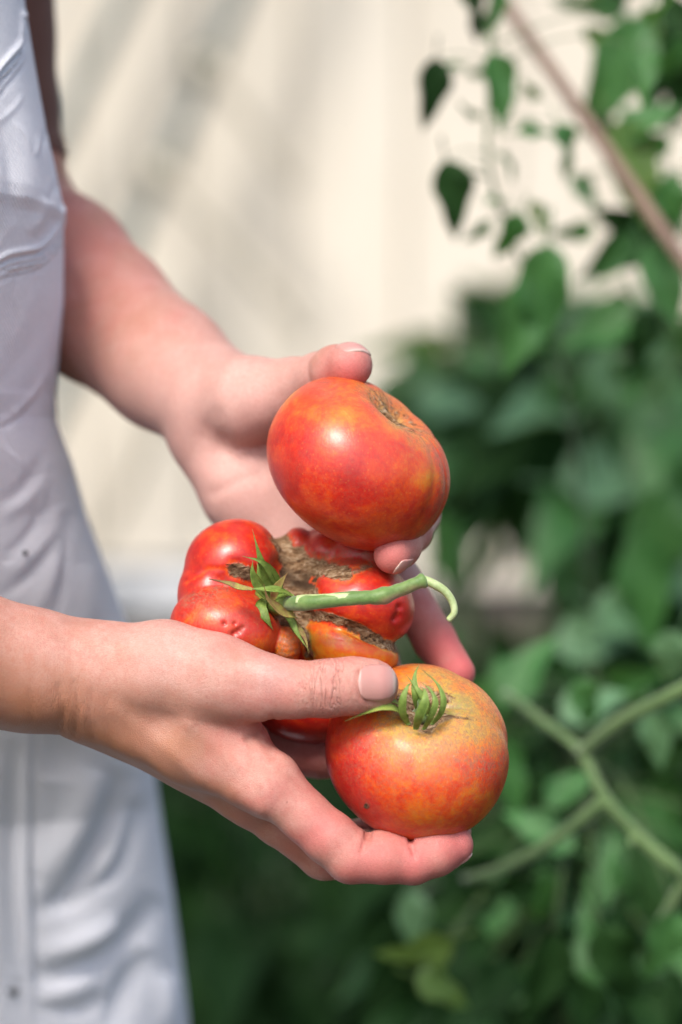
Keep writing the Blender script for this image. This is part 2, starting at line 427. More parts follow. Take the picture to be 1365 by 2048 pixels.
pole("leaning_pole", at_depth_y(275, 446, YP), at_depth_y(475, 0, YP), 0.018, POLE, "grey leaning pole with two dark twine ties, canes branching off", "pole", (3, 0.8), ties=(n1_, n2_))
pole("leaning_pole", at_depth_y(220, 1030, YP + 0.03), at_depth_y(330, 805, YP + 0.03), 0.014, BAMB, "short pale pole seen below the far forearm", "pole", (1.2, 0.35))
pole("bamboo_cane", at_depth_y(551, 320, YP - 0.04), n1_ + np.array([0, -0.03, 0]), 0.014, BAMB, "upper pale bamboo cane slanting down from the upper twine tie", "cane", (0.25, 0.06))
pole("bamboo_cane", at_depth_y(557, 605, YP - 0.04), n2_ + np.array([0, -0.03, 0]), 0.016, BAMB, "lower pale bamboo cane slanting down from the lower twine tie", "cane", (0.25, 0.06))

# ================================================================== PERSON: implicit body surface
def smin(a, b, k):
    h = np.clip(0.5 + 0.5 * (b - a) / k, 0, 1)
    return b + (a - b) * h - k * h * (1 - h)
class Cone:
    def __init__(s, a, b, ra, rb): s.a, s.b, s.ra, s.rb = np.asarray(a, np.float32), np.asarray(b, np.float32), ra, rb
    def box(s):
        m = max(s.ra, s.rb); return np.minimum(s.a, s.b) - m, np.maximum(s.a, s.b) + m
    def d(s, X, Y, Z):
        ba = s.b - s.a; l2 = float(ba @ ba) + 1e-9
        x, y, z = X - s.a[0], Y - s.a[1], Z - s.a[2]
        t = np.clip((x * ba[0] + y * ba[1] + z * ba[2]) / l2, 0, 1)
        x = x - t * ba[0]; y = y - t * ba[1]; z = z - t * ba[2]
        return np.sqrt(x * x + y * y + z * z) - (s.ra + (s.rb - s.ra) * t)
class Ell:
    def __init__(s, c, r, R=None): s.c, s.r, s.R = np.asarray(c, np.float32), np.asarray(r, np.float32), R
    def box(s):
        m = s.r.max() if s.R is not None else s.r; return s.c - m, s.c + m
    def d(s, X, Y, Z):
        x, y, z = X - s.c[0], Y - s.c[1], Z - s.c[2]
        if s.R is not None:
            R = s.R; x, y, z = (R[0, 0] * x + R[0, 1] * y + R[0, 2] * z, R[1, 0] * x + R[1, 1] * y + R[1, 2] * z, R[2, 0] * x + R[2, 1] * y + R[2, 2] * z)
        k0 = np.sqrt((x / s.r[0]) ** 2 + (y / s.r[1]) ** 2 + (z / s.r[2]) ** 2)
        k1 = np.sqrt((x / s.r[0] ** 2) ** 2 + (y / s.r[1] ** 2) ** 2 + (z / s.r[2] ** 2) ** 2) + 1e-6
        return k0 * (k0 - 1) / k1
def chain(pts):
    """pts: (px,py,w,r_px) -> list of Cones"""
    out = []
    for p, q in zip(pts[:-1], pts[1:]):
        out.append(Cone(pt(*p[:3]), pt(*q[:3]), rad(p[3], p[2]), rad(q[3], q[2])))
    return out
def smax(a, b, k): return -smin(-a, -b, k)
class Group:
    def __init__(s, prims, k, dents=(), kd=2.0): s.prims, s.k, s.dents, s.kd = prims, k, dents, kd
    def box(s):
        bs = [p.box() for p in s.prims]; return np.min([b[0] for b in bs], 0), np.max([b[1] for b in bs], 0)
    def d(s, X, Y, Z):
        d = None
        for p in s.prims:
            q = p.d(X, Y, Z); d = q if d is None else smin(d, q, s.k)
        for p in s.dents: d = smax(d, -p.d(X, Y, Z), s.kd)
        return d
class Grid:
    def __init__(s, ax): s.ax = [np.asarray(a, np.float32) for a in ax]; s.v = np.full([len(a) for a in s.ax], 60.0, np.float32)
    def sub(s, lo, hi):
        sl = []
        for a, l, h in zip(s.ax, lo, hi):
            i0 = max(0, np.searchsorted(a, l) - 1); i1 = min(len(a), np.searchsorted(a, h) + 1); sl.append(slice(i0, max(i1, i0)))
        return tuple(sl)
    def ev(s, prim, margin):
        lo, hi = prim.box(); sl = s.sub(lo - margin, hi + margin)
        X = s.ax[0][sl[0]][:, None, None]; Y = s.ax[1][sl[1]][None, :, None]; Z = s.ax[2][sl[2]][None, None, :]
        return sl, prim.d(X, Y, Z).astype(np.float32)
def surface_nets(ax, v):
    ins = v < 0
    c = np.zeros(tuple(n - 1 for n in v.shape), np.int8)
    for dx in (0, 1):
        for dy in (0, 1):
            for dz in (0, 1):
                c += ins[dx:v.shape[0] - 1 + dx, dy:v.shape[1] - 1 + dy, dz:v.shape[2] - 1 + dz]
    act = (c > 0) & (c < 8)
    I = np.argwhere(act); idx = np.full(act.shape, -1, np.int32); idx[act] = np.arange(len(I))
    corners = [(a, b, d) for a in (0, 1) for b in (0, 1) for d in (0, 1)]
    val = np.stack([v[I[:, 0] + a, I[:, 1] + b, I[:, 2] + d] for a, b, d in corners], 1)
    pos = np.stack([np.stack([ax[0][I[:, 0] + a], ax[1][I[:, 1] + b], ax[2][I[:, 2] + d]], 1) for a, b, d in corners], 1)
    acc = np.zeros((len(I), 3)); cnt = np.zeros(len(I))
    for i in range(8):
        for j in range(i + 1, 8):
            if sum(abs(x - y) for x, y in zip(corners[i], corners[j])) != 1: continue
            va, vb = val[:, i], val[:, j]; m = (va < 0) != (vb < 0)
            t = np.where(m, va / np.where(m, va - vb, 1), 0)
            acc += np.where(m[:, None], pos[:, i] + t[:, None] * (pos[:, j] - pos[:, i]), 0); cnt += m
    V = acc / cnt[:, None]
    F = []
    for axis in range(3):
        sl0 = [slice(None)] * 3; sl1 = [slice(None)] * 3
        sl0[axis] = slice(0, -1); sl1[axis] = slice(1, None)
        a, b = ins[tuple(sl0)], ins[tuple(sl1)]
        E = np.argwhere(a != b)
        o1, o2 = (axis + 1) % 3, (axis + 2) % 3
        E = E[(E[:, o1] > 0) & (E[:, o2] > 0) & (E[:, o1] < v.shape[o1] - 1) & (E[:, o2] < v.shape[o2] - 1)]
        flip = a[E[:, 0], E[:, 1], E[:, 2]]
        def cell(d1, d2):
            q = E.copy(); q[:, o1] -= d1; q[:, o2] -= d2; return idx[q[:, 0], q[:, 1], q[:, 2]]
        Q = np.stack([cell(1, 1), cell(0, 1), cell(0, 0), cell(1, 0)], 1)
        Q[~flip] = Q[~flip][:, ::-1]
        F.append(Q)
    return V, np.concatenate(F)
def grad(f, V, e=0.15):
    x, y, z = V[:, 0], V[:, 1], V[:, 2]
    g = np.stack([f(x + e, y, z) - f(x - e, y, z), f(x, y + e, z) - f(x, y - e, z), f(x, y, z + e) - f(x, y, z - e)], 1)
    return g / (np.linalg.norm(g, axis=1)[:, None] + 1e-9)

# ---- near (right) hand and arm
R_palm = Group(
    chain([(-1050, 1110, -55, 215), (-420, 1240, -30, 178), (-60, 1316, -8, 128), (60, 1340, -2, 118), (200, 1364, 2, 112)])
    + chain([(190, 1352, 0, 104), (330, 1345, -8, 98), (430, 1358, -15, 86), (525, 1374, -22, 62)])      # thumb metacarpal
    + chain([(200, 1400, 2, 88), (380, 1490, -8, 72), (535, 1566, -14, 60)])                            # index metacarpal
    + chain([(205, 1415, 12, 74), (500, 1592, 4, 56)])                                                  # middle
    + chain([(215, 1395, 24, 72), (470, 1560, 22, 58)])                                                 # ring
    + chain([(215, 1370, 36, 68), (455, 1515, 42, 56)])                                                 # little
    + chain([(400, 1425, -8, 74), (480, 1490, -8, 62)])                                                 # web
    , 7.0)
R_thumb = Group(chain([(480, 1372, -19, 70), (530, 1374, -22, 61), (590, 1379, -25, 56), (655, 1377, -28, 57), (705, 1372, -28, 55), (744, 1370, -27, 53)]), 3.0)
R_index = Group(chain([(520, 1555, -14, 60), (540, 1567, -16, 60), (610, 1632, -17, 52), (660, 1676, -17, 54), (700, 1711, -17, 55)]) + chain([(704, 1714, -17, 53), (770, 1715, -17, 53), (822, 1722, -16, 48)]) + chain([(828, 1721, -16, 48), (872, 1703, -15, 49), (908, 1690, -12, 40)]), 1.8,
                dents=[Cone(pt(738, 1660, -15), pt(735, 1677, -24), 1.9, 1.3), Cone(pt(735, 1677, -24), pt(722, 1706, -27.4), 1.3, 0.6),
                       Cone(pt(821, 1669, -13), pt(823, 1685, -22.8), 1.7, 1.3), Cone(pt(823, 1685, -22.8), pt(830, 1716, -25.6), 1.3, 0.6)], kd=1.0)
R_middle = Group(chain([(490, 1585, 5, 56), (560, 1640, 6, 50), (650, 1706, 8, 53)]) + chain([(650, 1706, 8, 52), (770, 1712, 14, 48), (850, 1690, 20, 44), (905, 1665, 22, 38)]), 2.2)
R_ring = Group(chain([(465, 1560, 22, 56), (580, 1645, 28, 48), (690, 1690, 32, 46), (790, 1665, 36, 43), (850, 1620, 38, 37)]), 2.2)
R_little = Group(chain([(450, 1515, 42, 54), (560, 1500, 44, 50), (640, 1508, 42, 47), (700, 1512, 40, 42), (745, 1500, 38, 38)]), 2.2)
# ---- far (left) hand and arm
L_palm = Group(
    chain([(-80, -1000, 165, 215), (-20, -300, 195, 140), (-6, 0, 203, 106), (8, 300, 206, 110), (30, 470, 200, 138)])
    + chain([(30, 470, 200, 140), (110, 545, 182, 156), (200, 625, 160, 140), (330, 732, 122, 124), (428, 806, 92, 112)])
    + chain([(440, 805, 84, 98), (500, 800, 66, 82), (570, 785, 56, 60)])                                # thenar
    + chain([(450, 820, 92, 90), (720, 935, 78, 66)])
    + chain([(450, 850, 94, 90), (700, 1015, 84, 66)])
    + chain([(445, 870, 94, 90), (650, 1070, 84, 66)])
    + chain([(438, 872, 90, 92), (500, 980, 84, 92), (590, 1100, 80, 72)])
    , 8.0)
L_thumb = Group(chain([(540, 792, 58, 66), (590, 770, 50, 54), (640, 752, 36, 47), (672, 740, 24, 48), (700, 731, 14, 46)]), 3.0)
L_index = Group(chain([(715, 935, 78, 60), (790, 940, 72, 46), (842, 975, 62, 43), (838, 1030, 44, 42), (822, 1064, 26, 42), (800, 1094, 8, 41), (786, 1110, -1, 38)]), 2.5)
L_middle = Group(chain([(695, 1015, 84, 60), (800, 1165, 68, 45), (870, 1281, 53, 42), (914, 1346, 42, 37)]), 2.5)
L_ring = Group(chain([(650, 1070, 84, 58), (720, 1220, 74, 45), (755, 1320, 64, 42), (785, 1390, 52, 37)]), 2.5)
L_little = Group(chain([(592, 1100, 80, 56), (640, 1230, 72, 44), (675, 1310, 62, 40), (700, 1370, 54, 35)]), 2.5)
TORSO = Group(chain([(-470, -900, 75, 400), (-470, 0, 75, 390), (-430, 900, 160, 400), (-400, 1250, 240, 360)])
              + chain([(-560, -700, -10, 260), (-470, -900, 100, 330), (-140, -1000, 165, 215)])
              + chain([(-560, -700, -10, 245), (-800, 200, -45, 200), (-1050, 1110, -55, 200)])
              + chain([(-430, -900, 110, 300), (-400, -1300, 85, 270)]) + [Ell(pt(-380, -1850, 60), (90, 78, 112)), Ell(pt(40, -1800, 65), (14, 11, 16)), Cone(pt(-150, -1500, 70), pt(-60, -1480, 72), 42, 30)], 30.0)
SIDES = [(R_palm, [R_thumb, R_index, R_middle, R_ring, R_little]), (L_palm, [L_thumb, L_index, L_middle, L_ring, L_little])]

def body_d(X, Y, Z):
    out = None
    for palm, fingers in SIDES:
        p = palm.d(X, Y, Z); s = p
        for f in fingers: s = np.minimum(s, smin(p, f.d(X, Y, Z), 5.0))
        out = s if out is None else np.minimum(out, s)
    return smin(out, TORSO.d(X, Y, Z), 20.0)

def axis(fine0, fine1, h, lo, hi, hmax=9.0, grow=1.16):
    a = list(np.arange(fine0, fine1 + 1e-6, h))
    s = h
    while a[-1] < hi: s = min(hmax, s * grow); a.append(a[-1] + s)
    s = h
    while a[0] > lo: s = min(hmax, s * grow); a.insert(0, a[0] - s)
    return a
H = 1.15
G = Grid([axis(-142, 62, H, -440, 75), axis(-50, 104, H, -130, 270), axis(-157, 84, H, -260, 720)])
full = G.v
for gi, (palm, fingers) in enumerate(SIDES):
    pv = np.full_like(full, 60.0)
    tmp = np.full_like(full, 60.0)
    for pr in palm.prims:
        sl, d = G.ev(pr, 12.0)
        pv[sl] = smin(pv[sl], d, palm.k)
    side = pv.copy()
    for f in fingers:
        sl, d = G.ev(f, 8.0)
        side[sl] = np.minimum(side[sl], smin(pv[sl], d, 5.0))
    np.minimum(full, side, out=full)
tv = np.full_like(full, 60.0)
for pr in TORSO.prims:
    sl, d = G.ev(pr, 25.0); tv[sl] = smin(tv[sl], d, 30.0)
full[:] = smin(full, tv, 20.0)
BV, BF = surface_nets(G.ax, full)
del full, tv, pv, side, tmp
G.v = None
def body_pts(V):
    return body_d(V[:, 0], V[:, 1], V[:, 2])
near = (BV[:, 0] > -150)
for _ in range(2):
    q = BV[near]; d = body_pts(q); g = grad(body_d, q)
    BV[near] = q - np.clip(d, -1, 1)[:, None] * g
NRM = grad(body_d, BV)
px, py = proj(BV)

# skin relief: veins, tendons, knuckle pads, wrist folds (real geometry, along the normal)
def polydist(px, py, poly):
    best = np.full(len(px), 1e9)
    for (x0, y0), (x1, y1) in zip(poly[:-1], poly[1:]):
        dx, dy = x1 - x0, y1 - y0; t = np.clip(((px - x0) * dx + (py - y0) * dy) / (dx * dx + dy * dy), 0, 1)
        best = np.minimum(best, np.hypot(px - x0 - t * dx, py - y0 - t * dy))
    return best
front = NRM[:, 1] < 0.15
nearhand = (BV[:, 1] < 22) & front & (py > 1150)
disp = np.zeros(len(BV))
def relief(mask, poly, width, amp):
    global disp
    d = polydist(px, py, poly); disp = disp + np.where(mask, amp * np.exp(-(d / width) ** 2), 0)
for poly, wd, am in [
    ([(345, 1420), (385, 1450), (430, 1490), (470, 1530)], 17, 0.5),
    ([(375, 1450), (350, 1500), (395, 1560)], 15, 0.4),
    ([(230, 1420), (300, 1470), (370, 1530), (420, 1580)], 18, 0.5),
    ([(180, 1290), (260, 1300), (400, 1318), (520, 1340)], 24, 0.55),
    ([(515, 1345), (545, 1352)], 22, 0.9),
    ([(130, 1405), (165, 1430)], 22, 0.45),
    ([(470, 1590), (520, 1620)], 22, 0.9),
    ([(630, 1375), (680, 1375)], 26, 0.35),
]: relief(nearhand, poly, wd, am * 1.3)
for poly, wd, am in [
    ([(118, 1372), (128, 1420), (120, 1468)], 6, -0.6), ([(150, 1365), (158, 1410), (150, 1472)], 6, -0.55), ([(185, 1380), (180, 1440), (190, 1482)], 6, -0.4),
    ([(498, 1478), (522, 1462), (545, 1445)], 9, -1.4), ([(520, 1470), (560, 1540)], 9, -0.45), ([(505, 1490), (500, 1540), (520, 1600)], 8, -0.3), ([(535, 1465), (545, 1500), (590, 1560)], 6, -0.3),
    ([(60, 1380), (66, 1430), (60, 1455)], 5, -0.3), ([(215, 1395), (212, 1440), (225, 1490)], 6, -0.3), ([(255, 1430), (250, 1470), (262, 1505)], 6, -0.25), ([(590, 1345), (588, 1375), (592, 1410)], 4.5, -0.18),
    ([(640, 1345), (636, 1375), (640, 1405)], 4.5, -0.35), ([(655, 1340), (652, 1375), (656, 1412)], 4.5, -0.45), ([(672, 1345), (668, 1378), (670, 1405)], 4.5, -0.35), ([(688, 1350), (690, 1390)], 4.5, -0.25),
    ([(722, 1345), (716, 1366), (722, 1390), (738, 1404), (765, 1408)], 5, -0.5), ([(722, 1345), (738, 1330), (765, 1326)], 5, -0.45), ([(708, 1340), (702, 1366), (710, 1396)], 7, 0.35),
]: relief(nearhand, poly, wd, am)
farhand = front & (BV[:, 1] > 22) & (py > 500) & (py < 1150)
for poly, wd, am in [
    ([(500, 735), (455, 775), (440, 830), (450, 900), (520, 960)], 14, -0.8),      # life line round the thenar
    ([(375, 930), (400, 880), (430, 830)], 16, -0.4), ([(620, 735), (612, 775)], 8, -0.6), ([(640, 730), (632, 772)], 8, -0.5),
    ([(430, 985), (520, 945)], 12, -0.6), ([(400, 940), (440, 960)], 30, 0.8),
]: relief(farhand, poly, wd, am)
disp += np.where(nearhand, 0.18 * sinnoise(BV, 0.35, 3), 0.12 * sinnoise(BV, 0.15, 4))
BV2 = BV + NRM * np.where(BV[:, 0] > -150, disp, 0)[:, None]

def blob(c, r, P=None):
    P = BV if P is None else P
    q = (P - pt(*c)) / r
    return np.exp(-(q[:, 0] ** 2 + (0.4 * q[:, 1]) ** 2 + q[:, 2] ** 2))
red = np.zeros(len(BV)); tan_shade = np.zeros(len(BV)); wr = np.zeros(len(BV)); pale = np.zeros(len(BV))
for c, r, a in [((908, 1690, -12), 15, .9), ((830, 1720, -16), 18, .7), ((715, 1740, -9), 14, .75), ((760, 1720, -16), 18, .7), ((650, 1650, -20), 20, .5),
                ((770, 1372, -30), 14, .3), ((655, 1375, -35), 12, .22), ((700, 745, 5), 13, .85), ((786, 1110, -5), 12, .8), ((835, 1070, 20), 14, .45),
                ((880, 1290, 50), 14, 1.0), ((918, 1346, 42), 16, 1.0), ((848, 1235, 60), 16, .6), ((530, 1500, -15), 18, .3), ((520, 890, 80), 18, .55), ((450, 930, 80), 26, .3),
                ((500, 980, 70), 30, .30), ((640, 1500, 40), 25, .5), ((560, 1050, 72), 22, .3), ((420, 860, 80), 14, .3), ((120, 520, 150), 50, .35), ((200, 600, 150), 40, .2)]:
    red = np.maximum(red, a * blob(c, r))
red = np.maximum(red, 0.20 * np.clip((px - 380) / 160, 0, 1) * nearhand)
red = np.clip(red + 0.10 * sinnoise(BV, 0.3, 51) * (red > .05), 0, 1)
for c, r, a in [((60, 1440, -5), 24, 1.0), ((130, 1450, -5), 24, 1.0), ((230, 1480, -5), 26, 1.0), ((320, 1510, -10), 24, .85), ((-30, 1420, -5), 30, .9), ((420, 1600, 0), 16, .7), ((-60, 1425, -5), 40, .7), ((500, 1660, 5), 14, .7), ((580, 1710, 5), 12, .7), ((160, 1480, 10), 25, .8), ((330, 1560, 10), 22, .8)]:
    tan_shade = np.maximum(tan_shade, a * blob(c, r))
tl_ = np.interp(px, [-200, 0, 130, 300, 480, 560], [1360, 1385, 1400, 1470, 1600, 1700])
tan_shade = np.maximum(tan_shade, 0.95 * nearhand * (px < 600) / (1 + np.exp(-(py - tl_ - 8 * sinnoise(BV, 0.2, 61)) / 20)))  # tanned wrist underside, with part of its shading painted in
tan_shade = np.maximum(tan_shade, 0.34 * (BV[:, 1] > 85) * np.clip((430 - px) / 220, 0, 1))  # far forearm browner toward the elbow: body shade put into the skin colour
tan_shade = np.clip(tan_shade + 0.12 * sinnoise(BV, 0.25, 9) * (tan_shade > .1), 0, 1)
tan_shade = np.maximum(tan_shade, 0.9 * np.clip((330 - py) / 120, 0, 1) * (BV[:, 1] > 100))  # shade on the far upper arm painted as brown skin
for c, r, a in [((655, 1375, -38), np.array([6.5, 12, 11]), 1.0), ((145, 1425, -20), np.array([20, 25, 18]), .16), ((640, 1372, -38), np.array([7, 12, 10]), .6), ((727, 1375, -38), np.array([3, 12, 8]), .4)]:
    wr = np.maximum(wr, a * blob(c, r))
for c, r, a in [((530, 1343, -30), 9, .5), ((330, 1300, -20), 22, .35), ((430, 830, 70), 22, .25), ((530, 780, 55), 16, .3)]:
    pale = np.maximum(pale, a * blob(c, r))
palmm = front & (BV[:, 1] > 25) & (BV[:, 1] < 130)
pale = np.maximum(pale, 0.8 * palmm * np.clip((py - 620) / 200, 0, 1) * np.clip((1200 - py) / 80, 0, 1))
pale = np.maximum(pale, 0.12 * (BV[:, 1] > 90) * np.clip((py - 380) / 200, 0, 1))
me = mesh_from("person", to_world(BV2), BF)
for nm, v in (("red", red), ("tan", tan_shade), ("wr", wr), ("pale", pale)): attr(me, nm, v)
attr3(me, "pmm", BV)
PERSON = obj("person", me, SKIN, label="person in white overalls, bare forearms reaching in, both hands holding tomatoes", category="person")

# ---- fingernails
def nail(c, across, along, inward, hw, hl, power=3.2):
    c, U, Vv, Nn = (np.asarray(x, float) for x in (c, across, along, inward))
    Nn = Nn / np.linalg.norm(Nn); Vv = Vv - Nn * (Vv @ Nn); Vv /= np.linalg.norm(Vv); U = np.cross(Nn, Vv)
    n, m = 21, 21; R = []; uv = []
    for i in range(n):
        t = -1 + 2 * i / (n - 1)
        wdt = max(0.0, 1 - abs(t) ** power) ** (1 / power) if t < 0 else max(0.0, 1 - abs(t) ** (power * .85)) ** (1 / (power * .85))
        wdt = max(wdt, 0.12)
        for j in range(m):
            s = -1 + 2 * j / (m - 1)
            R.append(c + U * hw * s * wdt + Vv * hl * t - Nn * 14); uv.append((s * wdt, (t + 1) / 2, 0))
    R = np.array(R); uv = np.array(uv)
    tpos = np.zeros(len(R))
    for _ in range(60):
        q = R + Nn * tpos[:, None]; d = body_d(q[:, 0], q[:, 1], q[:, 2]); tpos += np.clip(d, -2, 2) * 0.8
        tpos = np.clip(tpos, 0, 26)
    S = R + Nn * tpos[:, None]
    lift = 0.28 + 0.08 * np.clip((uv[:, 1] - 0.75) / 0.25, 0, 1) - 0.45 * (np.abs(uv[:, 0]) > 0.9) - 0.3 * (uv[:, 1] < 0.03)
    top = S - grad(body_d, S) * -lift[:, None]
    bot = S - Nn * -0.8
    V = np.concatenate([top, bot]); F = []
    for i in range(n - 1):
        for j in range(m - 1):
            a = i * m + j; F.append((a, a + 1, a + m + 1, a + m)); F.append((a + n * m, a + m + n * m, a + m + 1 + n * m, a + 1 + n * m))
    ring = [i for i in range(m)] + [i * m + m - 1 for i in range(1, n)] + [(n - 1) * m + j for j in range(m - 2, -1, -1)] + [i * m for i in range(n - 2, 0, -1)]
    for a, b in zip(ring, ring[1:] + ring[:1]): F.append((a, a + n * m, b + n * m, b))
    mm = mesh_from("fingernail", to_world(V), F)
    attr3(mm, "uvn", np.concatenate([uv, uv])); attr3(mm, "pmm", V)
    return obj("fingernail", mm, NAIL, PERSON)
nail(pt(756, 1366, -28), (0, 0, 1), (1, -0.02, 0.02), (0.05, 1, -0.10), 7.3, 7.2, 2.7)
nail(pt(797, 1123, 2), (1, 0, 0), (-0.85, -0.3, 0.3), (-0.38, 0.82, 0.42), 4.4, 4.6)
nail(pt(706, 711, 14), (1, 0, 0), (0.45, -0.75, -0.45), (-0.12, 0.5, -0.85), 7.2, 5.4)
nail(pt(922, 1712, -11), (0, 1, 0), (1, 0.05, 0.42), (-0.42, 0.0, 0.9), 4.6, 4.4)

# ---- hair, above the frame
hu = np.linspace(0, 2 * np.pi, 48, endpoint=False); parts = []
hc = pt(-400, -1880, 60); HV = []; hn = 16
for i in range(hn):
    t = i / (hn - 1); z = 118 - 200 * t ** 1.15
    rx = 104 * math.sqrt(max(0.02, 1 - max(0, (z - 10) / 112) ** 2)) * (1.0 if z > 0 else 1 - 0.15 * t)
    for u_ in hu:
        front = max(0.0, math.cos(u_)) ** 2 * (1 if z < 60 else 0)
        HV.append(hc + np.array([rx * math.cos(u_) * (1 - 0.75 * front) - 8, rx * 0.9 * math.sin(u_), z]) * 1.0 + 2.5 * np.array([math.sin(u_ * 17), math.cos(u_ * 13), 0]))
HF = [(i * 48 + j, i * 48 + (j + 1) % 48, (i + 1) * 48 + (j + 1) % 48, (i + 1) * 48 + j) for i in range(hn - 1) for j in range(48)] + [tuple(range(48))]
obj("hair", mesh_from("hair", to_world(np.array(HV)), HF), wood_mat("brown_hair", (0.05, 0.03, 0.018), (0.09, 0.055, 0.03), (60, 60, 3), 0.5), PERSON)

# ---- dark brown tube added as painted shade over the far upper arm
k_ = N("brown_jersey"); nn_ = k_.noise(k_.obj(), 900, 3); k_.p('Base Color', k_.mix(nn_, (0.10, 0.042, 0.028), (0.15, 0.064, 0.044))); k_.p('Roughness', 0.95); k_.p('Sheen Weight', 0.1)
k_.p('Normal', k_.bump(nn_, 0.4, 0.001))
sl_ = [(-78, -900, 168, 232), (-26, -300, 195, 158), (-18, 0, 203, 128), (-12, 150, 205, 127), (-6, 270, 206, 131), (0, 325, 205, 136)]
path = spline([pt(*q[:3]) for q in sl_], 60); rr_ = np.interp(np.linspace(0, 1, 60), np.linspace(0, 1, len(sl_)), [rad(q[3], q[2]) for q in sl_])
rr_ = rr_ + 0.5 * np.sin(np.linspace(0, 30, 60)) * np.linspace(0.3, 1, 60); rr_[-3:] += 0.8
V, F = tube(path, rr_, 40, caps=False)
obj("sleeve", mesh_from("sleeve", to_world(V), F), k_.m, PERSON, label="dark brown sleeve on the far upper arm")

# ================================================================== OVERALLS
def interp(x, tab): return np.interp(x, [t[0] for t in tab], [t[1] for t in tab])
EDGE = [(-1500, -20), (-600, 10), (-200, 20), (0, 45), (120, 66), (250, 90), (330, 108), (400, 122), (428, 128), (450, 122), (600, 118), (700, 110), (790, 104), (840, 108), (930, 140), (1030, 168), (1130, 205), (1250, 246), (1400, 282), (1560, 312), (1800, 346), (2048, 372), (2600, 400), (3600, 400), (6200, 380)]
rows = np.concatenate([np.linspace(-1500, -60, 30), np.linspace(-50, 2120, 520), np.linspace(2180, 6150, 60)])
NA = 560
th = np.linspace(-math.pi, math.pi, NA, endpoint=False)
# denser sampling where the cloth faces the lens
th = th - 0.55 * np.sin(th + math.pi / 4) * 0.9
rowsV = []
wc = interp(rows, [(-1500, 10), (0, 66), (400, 84), (800, 125), (1300, 215), (1600, 285), (2048, 335), (6200, 590)])
aa = interp(rows, [(-1500, 110), (0, 112), (900, 112), (1600, 120), (6200, 125)])
bb = interp(rows, [(-1500, 120), (0, 112), (900, 122), (1500, 112), (1900, 96), (6200, 92)])
for i, r in enumerate(rows):
    s = (D + wc[i]) / FPX
    xe = (interp(r, EDGE) - 682.5) * s
    z = (1024 - r) * s
    cxx = xe - aa[i]
    ct, st = np.cos(th), np.sin(th)
    e = 0.9
    x = cxx + aa[i] * np.sign(ct) * np.abs(ct) ** e; y = wc[i] + bb[i] * np.sign(st) * np.abs(st) ** e
    rowsV.append(np.stack([x, y, np.full(NA, z)], 1))
OV = np.array(rowsV)                      # rows x NA x 3
flat = OV.reshape(-1, 3)
opx, opy = proj(flat)
TH = np.tile(th, len(rows)); nx_, ny_ = np.cos(TH), np.sin(TH)
vis = np.clip((0.45 - ny_) / 0.5, 0, 1)
od = np.zeros(len(flat))
def fold(poly, width, amp, taper=True):
    global od
    poly = [tuple(p) for p in spline([np.array([p[0], p[1], 0.0]) for p in poly], 6 * len(poly))[:, :2]]
    L = np.cumsum([0] + [math.hypot(b[0] - a[0], b[1] - a[1]) for a, b in zip(poly[:-1], poly[1:])]); L = L / L[-1]
    best = np.full(len(opx), 1e9); tt = np.zeros(len(opx))
    box = (opx > min(p[0] for p in poly) - 4 * width) & (opx < max(p[0] for p in poly) + 4 * width) & (opy > min(p[1] for p in poly) - 4 * width) & (opy < max(p[1] for p in poly) + 4 * width) & (vis > 0)
    ii = np.where(box)[0]; X_, Y_ = opx[ii], opy[ii]; be = best[ii]; te = tt[ii]
    for n_, ((x0, y0), (x1, y1)) in enumerate(zip(poly[:-1], poly[1:])):
        dx, dy = x1 - x0, y1 - y0; t = np.clip(((X_ - x0) * dx + (Y_ - y0) * dy) / (dx * dx + dy * dy + 1e-9), 0, 1)
        d_ = np.hypot(X_ - x0 - t * dx, Y_ - y0 - t * dy); m_ = d_ < be
        be = np.where(m_, d_, be); te = np.where(m_, L[n_] + t * (L[n_ + 1] - L[n_]), te)
    tp_ = np.sin(np.pi * np.clip(te, 0.0, 1.0)) ** 0.7 if taper else 1.0
    od[ii] += vis[ii] * amp * tp_ * np.exp(-(be / width) ** 2)
# pocket edge near the top: rolled hem with twin stitching
hemA = [(48, 30), (47, 60), (44, 85), (22, 112), (6, 130), (-10, 150), (-60, 190)]
hemB = [(132, 415), (124, 440), (108, 468), (82, 494), (50, 502), (20, 508), (-5, 520), (-60, 545)]
for hem, o1, o2 in ((hemA, 18, 34), (hemB, 17, 31)):
    fold(hem, 6, 1.5, False)
    fold([(x + 2, y + o1 * .55) for x, y in hem], 5, -1.5, False)
    fold([(x + 2, y + o1) for x, y in hem], 5, 0.7, False)
    fold([(x + 3, y + o1 * 1.45) for x, y in hem], 4, -0.7, False)
    fold([(x + 4, y + o2) for x, y in hem], 5, 0.5, False)
    fold([(x + 4, y + o2 + 10) for x, y in hem], 6, -0.5, False)
fold([(20, 150), (60, 300), (70, 420)], 22, 1.2); fold([(-5, 240), (20, 330), (28, 450)], 16, -1.2)
fold([(60, 470), (100, 400)], 14, 1.6)
fold([(0, 846), (45, 815), (85, 765), (105, 720)], 7, 0.78); fold([(-5, 862), (45, 836), (90, 790)], 6, -0.78)
fold([(-10, 780), (60, 700), (90, 620)], 17, -0.43); fold([(15, 700), (50, 640), (60, 560)], 17, 0.61)
fold([(0, 890), (40, 920), (50, 960)], 5, 0.35)
fold([(-10, 1010), (50, 975), (100, 900)], 13, -0.69); fold([(0, 1040), (60, 1000), (110, 940)], 13, 0.78)
fold([(0, 1120), (50, 1080), (110, 1000)], 11, -0.69); fold([(20, 1150), (90, 1090), (130, 1010)], 15, 0.78)
